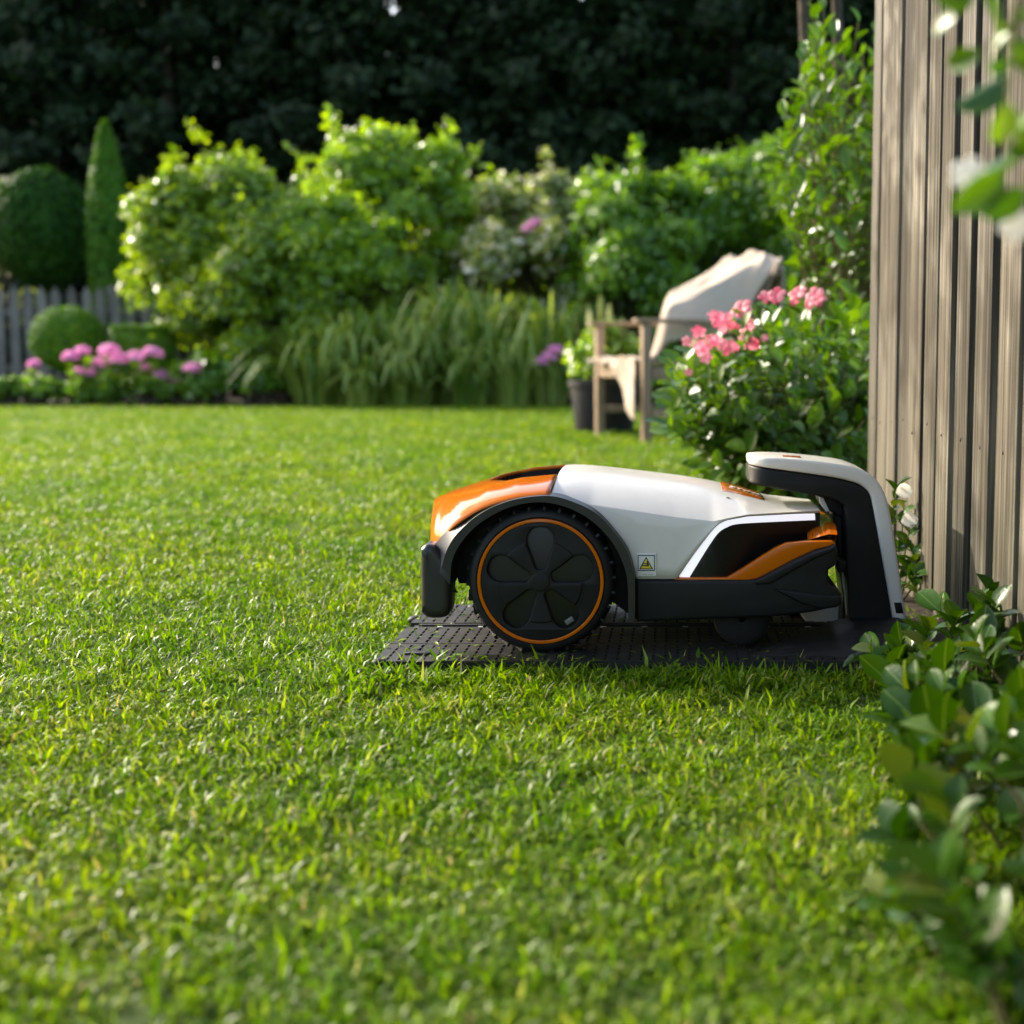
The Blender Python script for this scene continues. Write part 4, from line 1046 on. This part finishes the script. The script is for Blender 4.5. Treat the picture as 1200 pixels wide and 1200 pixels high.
shrub('laurel_shrub', 'fresh green bushy shrub behind the strap leaved clumps', X_at(395, 15.2), 15.2, .8, .6, Z_at(262, 15.2), 44, .28, 400, .075, 'hedge_fresh', 4)
r5, P5, D5 = shrub('hydrangea', 'shrub with pale cream and pinkish flower heads among its leaves', X_at(625, 15.6), 15.6, .88, .6, Z_at(246, 15.6), 50, .28, 400, .080, 'hedge_pale', 5)
shrub('laurel_hedge', 'dark green hedge shrub rising behind the potted plant', X_at(765, 15.0), 15.0, .90, .7, Z_at(232, 15.0), 54, .30, 420, .080, 'hedge_deep', 6)
shrub('laurel_tree', 'deep green shrub beyond the garden chair with its blanket', X_at(880, 15.8), 15.8, .95, .7, Z_at(205, 15.8), 58, .32, 420, .085, 'hedge_deep', 8)
shrub('hawthorn', 'deep green shrub hidden partly by the board fence end', X_at(1000, 15.2), 15.2, 1.1, .7, Z_at(215, 15.2), 50, .32, 380, .085, 'hedge_deep', 9)
shrub('elder_shrub', 'pale leaved shrub peeping over the picket fence by the dark topiary', X_at(-10, 18.5), 18.5, .9, .6, Z_at(245, 18.5), 36, .32, 330, .085, 'hedge_pale', 10)
shrub('mock_orange', 'mid green loose shrub between the cream flowered shrub and the dark hedge', X_at(705, 16.3), 16.3, .8, .6, Z_at(245, 16.3), 46, .28, 400, .080, 'hedge_fresh', 12)
# lilac and pinkish heads on the hydrangea
rs = np.random.default_rng(77)
def flower_head(parent, c, R, mat, n=70, name='flower_head', size=.034):
    d = sph(n, rs); d[:, 2] = np.abs(d[:, 2])*1.0-.25; P = np.array(c)+d*R*np.array([1, 1, .8])
    return link(name, leaf_mesh(name, P, d, size, rs, .35, width=1.5), M[mat], parent)
for px, py in ((620, 268), (628, 262), (663, 300), (607, 285), (590, 292), (640, 285), (575, 308), (552, 318)):
    flower_head(r5, tuple(at(px, py, 14.95)), .075, 'phlox' if py < 270 or px > 650 else 'cream_petal')
# dark clipped trees, boxes
def clipped(name, label, X, Y, shape, size, mat, n, ls, seed, cat, stem_h=None):
    rs = np.random.default_rng(seed); root = empty(name, (X, Y, 0), label, cat)
    if shape == 'ball':
        cz, r, rz = size; d = sph(n, rs); q = rs.uniform(.9, 1.03, n)
        bump = np.array([1+.06*mnoise.noise((v[0]*3+seed, v[1]*3, v[2]*3)) for v in d])
        P = np.array((X, Y, cz))+d*(q*bump)[:, None]*np.array([r, r, rz]); D = d
    elif shape == 'drum':
        z0, z1, r = size; a = rs.uniform(0, 2*PI, n); top = rs.uniform(0, 1, n) < .42
        rr = np.where(top, r*np.sqrt(rs.uniform(0, 1, n)), r*rs.uniform(.92, 1.02, n)); zz = np.where(top, z1+rs.normal(0, .012, n), rs.uniform(z0, z1, n))
        P = np.stack([X+rr*np.cos(a), Y+rr*np.sin(a), zz], 1); D = np.stack([np.where(top, 0, np.cos(a)), np.where(top, 0, np.sin(a)), np.where(top, 1., .1)], 1)
    else:
        z0, z1, r = size; a = rs.uniform(0, 2*PI, n); f = rs.uniform(0, 1, n); pr = r*np.minimum(1, (1-f)*3.0)**.6*(.75+.25*np.minimum(1, f*6))
        pr *= rs.uniform(.85, 1.08, n); P = np.stack([X+pr*np.cos(a), Y+pr*np.sin(a), z0+(z1-z0)*f], 1); D = np.stack([np.cos(a), np.sin(a), .5+0*a], 1)
    link('crown', leaf_mesh('crown', P, D, ls, rs, .45), M[mat], root)['kind'] = 'stuff'
    zt = P[:, 2].mean()
    link('trunk', tubes_mesh('trunk', [([(X, Y, -.01), (X+.01, Y, zt*.5), (X, Y, zt)], [.045, .04, .03])], 8), M['bark'], root)
    return root
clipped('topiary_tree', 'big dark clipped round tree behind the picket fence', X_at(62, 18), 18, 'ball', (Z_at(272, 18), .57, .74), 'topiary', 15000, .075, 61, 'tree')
clipped('columnar_cypress', 'narrow upright green cypress beside the round dark tree', X_at(138, 17.6), 17.6, 'column', (.05, Z_at(150, 17.6), .24), 'box', 11000, .07, 62, 'tree')
clipped('box_ball', 'round clipped box bush with a sunlit crown near the picket fence', X_at(85, 15.0), 15.0, 'ball', (Z_at(398, 15.0), .37, .34), 'box', 9000, .035, 63, 'bush')
clipped('box_drum', 'flat topped clipped box bush behind the pink phlox', X_at(173, 14.8), 14.8, 'drum', (.12, Z_at(385, 14.8), .32), 'box', 9000, .035, 64, 'bush')
# picket fence
pk = empty('picket_fence', (-7.2, 16.2, 0), 'weathered grey picket fence behind the clipped box bushes', 'fence')
bm = bmesh.new()
vsq = [(-.05, 0), (.05, 0), (.05, 1.16), (.0, 1.25), (-.05, 1.16)]
f_ = [bm.verts.new((x, -.01, z)) for x, z in vsq]; b_ = [bm.verts.new((x, .01, z)) for x, z in vsq]
bm.faces.new(f_); bm.faces.new(b_[::-1])
for k in range(5): bm.faces.new((f_[k], b_[k], b_[(k+1) % 5], f_[(k+1) % 5]))
pme = bm_mesh(bm, 'picket'); pme.materials.append(M['picket'])
for k in range(31):
    o = bpy.data.objects.new('picket', pme); COL.objects.link(o); o.parent = pk
    o.location = (-2.4+k*.165-0, 0, .03+random.uniform(-.012, .012)); o.rotation_euler = (0, random.uniform(-.012, .012), 0)
for z in (.35, .98): box('rail', (-7.2+.08, 16.235, z), (5.1, .04, .08), M['picket'], pk, .004)
for x in (-9.6, -8.0, -6.4, -4.8): box('post', (x+.03, 16.29, .64), (.09, .09, 1.28), M['picket'], pk, .006)
# phlox and perennials
rs = np.random.default_rng(88)
for px, py, R in ((40, 427, .055), (45, 450, .06), (83, 418, .075), (97, 412, .07), (92, 437, .07), (104, 437, .07), (118, 425, .08), (128, 411, .10), (136, 421, .10), (158, 418, .085), (179, 414, .10), (172, 431, .05), (188, 440, .08), (208, 445, .075), (225, 432, .085)):
    Y = 14.15+rs.uniform(-.08, .2); c = at(px, py, Y); b = Vector((c.x+rs.normal(0, .06), Y+.05, 0))
    ph = empty('pink_phlox', (b.x, b.y, 0), 'pink flower head on a slim stem in the border by the box bushes', 'flower', 'pink phlox in the left border')
    flower_head(ph, tuple(c), R, 'phlox', 90, size=.045)
    link('stem', tubes_mesh('stem', [([b, b.lerp(c, .5)+Vector((.01, 0, .02)), c], [.006, .005, .004])], 5), M['stem'], ph)
    q = rs.uniform(.1, .85, 16)[:, None]; Pq = np.array(b)+(np.array(c)-np.array(b))*q+rs.normal(0, .03, (16, 3))
    link('foliage', leaf_mesh('foliage', Pq, sph(16, rs)*.6+np.array([0, 0, .5]), .10, rs), M['hedge_deep'], ph)['kind'] = 'stuff'
for px, py in ((634, 424), (643, 418), (651, 411)):
    Y = 13.75; c = at(px, py, Y); b = Vector((c.x+.03, Y+.04, 0))
    ph = empty('pale_phlox', (b.x, b.y, 0), 'pale pink flower head beside the potted plant', 'flower', 'pale phlox beside the pot')
    flower_head(ph, tuple(c), .075, 'phlox', 80, size=.042); link('stem', tubes_mesh('stem', [([b, b.lerp(c, .5), c], [.006, .005, .004])], 5), M['stem'], ph)
for i, px in enumerate((-25, 15, 52, 96, 135, 180, 222)):
    shrub('border_perennial', 'low leafy green perennial under the pink flower heads along the lawn edge', X_at(px, 14.3), 14.3+rs.uniform(-.1, .1), .22, .16, .27+.04*rs.random(), 12, .10, 150, .06, 'hedge_deep', 100+i, 'plant', 'low perennials along the left lawn edge', zmin=.04)
# strap-leaved clumps
def strap_clump(X, Y, h, n, R, seed, label, grp, name='daylily_clump'):
    rs = np.random.default_rng(seed); root = empty(name, (X, Y, 0), label, 'plant', grp); V = []; F = []
    for i in range(n):
        a = rs.uniform(0, 2*PI); lean = rs.uniform(.12, 1.0); L = h*rs.uniform(.7, 1.3); w = .022*rs.uniform(.7, 1.3)
        d = np.array([math.cos(a), math.sin(a), 0]); s = np.array([-math.sin(a), math.cos(a), 0]); b = np.array([X, Y, 0])+d*R*.45*math.sqrt(rs.random())
        o = len(V); S = 7
        for k in range(S):
            t = k/(S-1); c = b+d*(lean*R*(t**1.5)*1.6)+np.array([0, 0, L*(math.sin(t*(1.3+1.45*lean)))*(1.08-.25*lean)])
            ww = w*(1-t)**.5*(.6+.4*min(1, t*5))+.001
            V += [tuple(c-s*ww), tuple(c+s*ww)]
        for k in range(S-1): F.append((o+2*k, o+2*k+1, o+2*k+3, o+2*k+2))
    link('leaf_blades', mesh_np('leaf_blades', V, F, True), M['strap'], root)['kind'] = 'stuff'
for i, (px, Y, h, R) in enumerate(((372, 14.25, .60, .50), (412, 14.35, .78, .50), (452, 14.5, .95, .48), (492, 14.3, .85, .46), (532, 14.45, .92, .46), (572, 14.3, .88, .45), (612, 14.4, .95, .45), (645, 14.25, .85, .42), (470, 14.15, .55, .42), (552, 14.1, .5, .40), (425, 14.1, .48, .42), (600, 14.1, .5, .40))):
    strap_clump(X_at(px, Y), Y, h*random.uniform(.8, 1.15), 130, R, 200+i, 'arching strap leaved green clump at the back edge of the lawn', 'strap leaved clumps along the back border')
for i, (px, Y) in enumerate(((690, 14.3), (735, 14.4), (785, 14.3), (840, 14.4))):
    shrub('shade_perennial', 'low dark leafy plant behind the potted plant and chair', X_at(px, Y), Y, .34, .2, .6, 14, .17, 190, .07, 'hedge_deep', 150+i, 'plant', 'low dark plants behind the chair', zmin=.05)
for i, (px, Y) in enumerate(((255, 14.35), (300, 14.3), (340, 14.4))):
    shrub('fern_clump', 'low dark green leafy clump at the foot of the lime shrub', X_at(px, Y), Y, .3, .2, .5, 14, .16, 180, .07, 'hedge_deep', 170+i, 'plant', 'low leafy clumps at the foot of the lime shrubs', zmin=.05)
# dark wood behind
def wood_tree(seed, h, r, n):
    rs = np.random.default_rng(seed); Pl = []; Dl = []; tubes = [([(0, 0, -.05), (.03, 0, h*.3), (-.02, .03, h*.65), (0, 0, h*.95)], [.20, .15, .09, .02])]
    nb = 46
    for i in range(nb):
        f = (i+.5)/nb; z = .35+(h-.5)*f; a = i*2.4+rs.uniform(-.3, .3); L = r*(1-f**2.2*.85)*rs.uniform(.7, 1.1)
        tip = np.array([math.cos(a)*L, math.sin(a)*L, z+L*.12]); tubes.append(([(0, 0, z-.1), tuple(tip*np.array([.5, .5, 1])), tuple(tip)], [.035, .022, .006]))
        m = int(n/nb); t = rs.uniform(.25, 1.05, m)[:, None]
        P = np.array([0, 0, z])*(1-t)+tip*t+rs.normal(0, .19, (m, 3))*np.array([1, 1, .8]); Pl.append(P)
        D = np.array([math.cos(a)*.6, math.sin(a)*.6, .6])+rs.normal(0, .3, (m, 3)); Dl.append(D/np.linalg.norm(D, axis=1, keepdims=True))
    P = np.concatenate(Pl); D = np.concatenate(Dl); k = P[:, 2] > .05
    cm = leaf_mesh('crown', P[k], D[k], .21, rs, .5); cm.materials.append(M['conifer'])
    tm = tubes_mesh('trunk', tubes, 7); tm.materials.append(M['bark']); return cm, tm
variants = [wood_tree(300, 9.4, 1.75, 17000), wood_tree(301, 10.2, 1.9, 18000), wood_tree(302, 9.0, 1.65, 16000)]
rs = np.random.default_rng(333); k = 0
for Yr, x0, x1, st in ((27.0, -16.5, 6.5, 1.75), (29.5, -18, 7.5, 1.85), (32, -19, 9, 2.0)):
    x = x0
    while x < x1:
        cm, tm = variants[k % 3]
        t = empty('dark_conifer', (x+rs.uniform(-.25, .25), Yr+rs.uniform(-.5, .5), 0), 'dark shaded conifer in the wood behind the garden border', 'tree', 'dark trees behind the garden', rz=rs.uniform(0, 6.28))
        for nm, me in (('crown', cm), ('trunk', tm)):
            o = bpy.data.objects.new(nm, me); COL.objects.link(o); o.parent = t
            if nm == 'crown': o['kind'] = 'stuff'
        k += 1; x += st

# ================================================================== GRASS (uncountable: one object)
tuft_col = bpy.data.collections.new('grass_tufts')       # not linked to the scene: only the blades' source
def tuft(seed, n, R, hmin, hmax, wid):
    rs = np.random.default_rng(seed); V = []; F = []
    for i in range(n):
        a = rs.uniform(0, 2*PI); rr = R*math.sqrt(rs.uniform(0, 1)); b = np.array([rr*math.cos(a), rr*math.sin(a), -.004])
        az = rs.uniform(0, 2*PI); L = rs.uniform(hmin, hmax); w = wid*rs.uniform(.6, 1.35); lean = rs.beta(2.4, 1.1)*1.6
        d = np.array([math.cos(az), math.sin(az), 0]); tw = rs.uniform(-.9, .9)
        s = np.array([-math.sin(az+tw), math.cos(az+tw), 0]); o = len(V)
        p1 = b+L*.5*(d*math.sin(lean*.55)+np.array([0, 0, math.cos(lean*.55)])); an = min(1.75, lean*1.35)
        p2 = p1+L*.5*(d*math.sin(an)+np.array([0, 0, math.cos(an)]))
        V += [tuple(b-s*w*.8), tuple(b+s*w*.8), tuple(p1+s*w), tuple(p1-s*w), tuple(p2)]
        F += [(o, o+1, o+2), (o, o+2, o+3), (o+3, o+2, o+4)]
    me = mesh_np('grass_tuft', V, F); me.materials.append(M['grass'])
    ob = bpy.data.objects.new('grass_tuft', me); tuft_col.objects.link(ob)
for i in range(6): tuft(400+i, 58, .050, .010, .034, .0017)
rs = np.random.default_rng(444)
def in_bad(x, y):
    bad = (x > px0-.006) & (x < px1+.02) & (y > ya-.006) & (y < ye_+.01)
    bad |= (x > FENCE_X-.01) & (y < 3.75)
    bad |= (x > FENCE_X+.02) & (y < 3.72)
    bad |= ((x-.75)/.75)**2+((y-5.0)/1.2)**2 < .55
    return bad
pts = []; scl = []
def scatter(x0f, x1f, ya_, yb2, dens, s, lim=None):
    area = 0; A = (max(x1f(ya_), x1f(yb2))-min(x0f(ya_), x0f(yb2)))*(yb2-ya_); n = int(A*dens)
    lo, hi = min(x0f(ya_), x0f(yb2)), max(x1f(ya_), x1f(yb2))
    x = rs.uniform(lo, hi, n); y = rs.uniform(ya_, yb2, n)
    k = (x > x0f(y)) & (x < x1f(y)) & ~in_bad(x, y)
    x, y = x[k], y[k]
    pts.append(np.stack([x, y, np.zeros_like(x)-.004], 1)); nz = np.array([mnoise.noise((a*5.5, b*5.5, 0))*.6+mnoise.noise((a*17, b*17, 3))*.55+mnoise.noise((a*38, b*38, 7))*.45 for a, b in zip(x, y)])
    scl.append(s*(rs.uniform(.75, 1.2, len(x))+.42*nz).clip(.35, 2))
L0 = lambda y: -.53*y-.6; R0 = lambda y: .30*y+.5
scatter(L0, R0, .75, 3.2, 1150, .95)
scatter(lambda y: px0-.05+0*y, lambda y: px1+0*y, ya-.06, ya-.008, 2600, 1.25)
scatter(lambda y: px0-.05+0*y, lambda y: px0-.008+0*y, ya, ye_, 1800, 1.1)
scatter(L0, R0, 3.2, 6.0, 700, 1.1)
scatter(L0, R0, 6.0, LAWN_Y+.02, 360, 1.35)
P = np.concatenate(pts); S_ = np.concatenate(scl)
gme = bpy.data.meshes.new('grass'); gme.vertices.add(len(P)); gme.vertices.foreach_set('co', P.astype(np.float32).ravel()); gme.update()
at1 = gme.attributes.new('scl', 'FLOAT', 'POINT'); at1.data.foreach_set('value', S_.astype(np.float32))
at2 = gme.attributes.new('rot', 'FLOAT_VECTOR', 'POINT')
rot = np.stack([rs.normal(0, .12, len(P)), rs.normal(0, .12, len(P)), rs.uniform(0, 6.28, len(P))], 1); at2.data.foreach_set('vector', rot.astype(np.float32).ravel())
at3 = gme.attributes.new('pick', 'INT', 'POINT'); at3.data.foreach_set('value', rs.integers(0, 6, len(P)).astype(np.int32))
go = tag(link('grass', gme, None), 'short green grass blades of the sunlit mown lawn', 'grass', kind='stuff')
gme.materials.append(M['grass'])
ng = bpy.data.node_groups.new('grass_scatter', 'GeometryNodeTree')
ng.interface.new_socket('Geometry', in_out='INPUT', socket_type='NodeSocketGeometry'); ng.interface.new_socket('Geometry', in_out='OUTPUT', socket_type='NodeSocketGeometry')
gi = ng.nodes.new('NodeGroupInput'); gout = ng.nodes.new('NodeGroupOutput')
ci = ng.nodes.new('GeometryNodeCollectionInfo'); ci.inputs['Collection'].default_value = tuft_col; ci.inputs['Separate Children'].default_value = True; ci.inputs['Reset Children'].default_value = True
ip = ng.nodes.new('GeometryNodeInstanceOnPoints'); ip.inputs['Pick Instance'].default_value = True
def named(nm, typ):
    n = ng.nodes.new('GeometryNodeInputNamedAttribute'); n.data_type = typ; n.inputs['Name'].default_value = nm; return n.outputs['Attribute']
ng.links.new(gi.outputs[0], ip.inputs['Points']); ng.links.new(ci.outputs[0], ip.inputs['Instance'])
ng.links.new(named('rot', 'FLOAT_VECTOR'), ip.inputs['Rotation']); ng.links.new(named('scl', 'FLOAT'), ip.inputs['Scale']); ng.links.new(named('pick', 'INT'), ip.inputs['Instance Index'])
ng.links.new(ip.outputs[0], gout.inputs[0])
md = go.modifiers.new('scatter', 'NODES'); md.node_group = ng
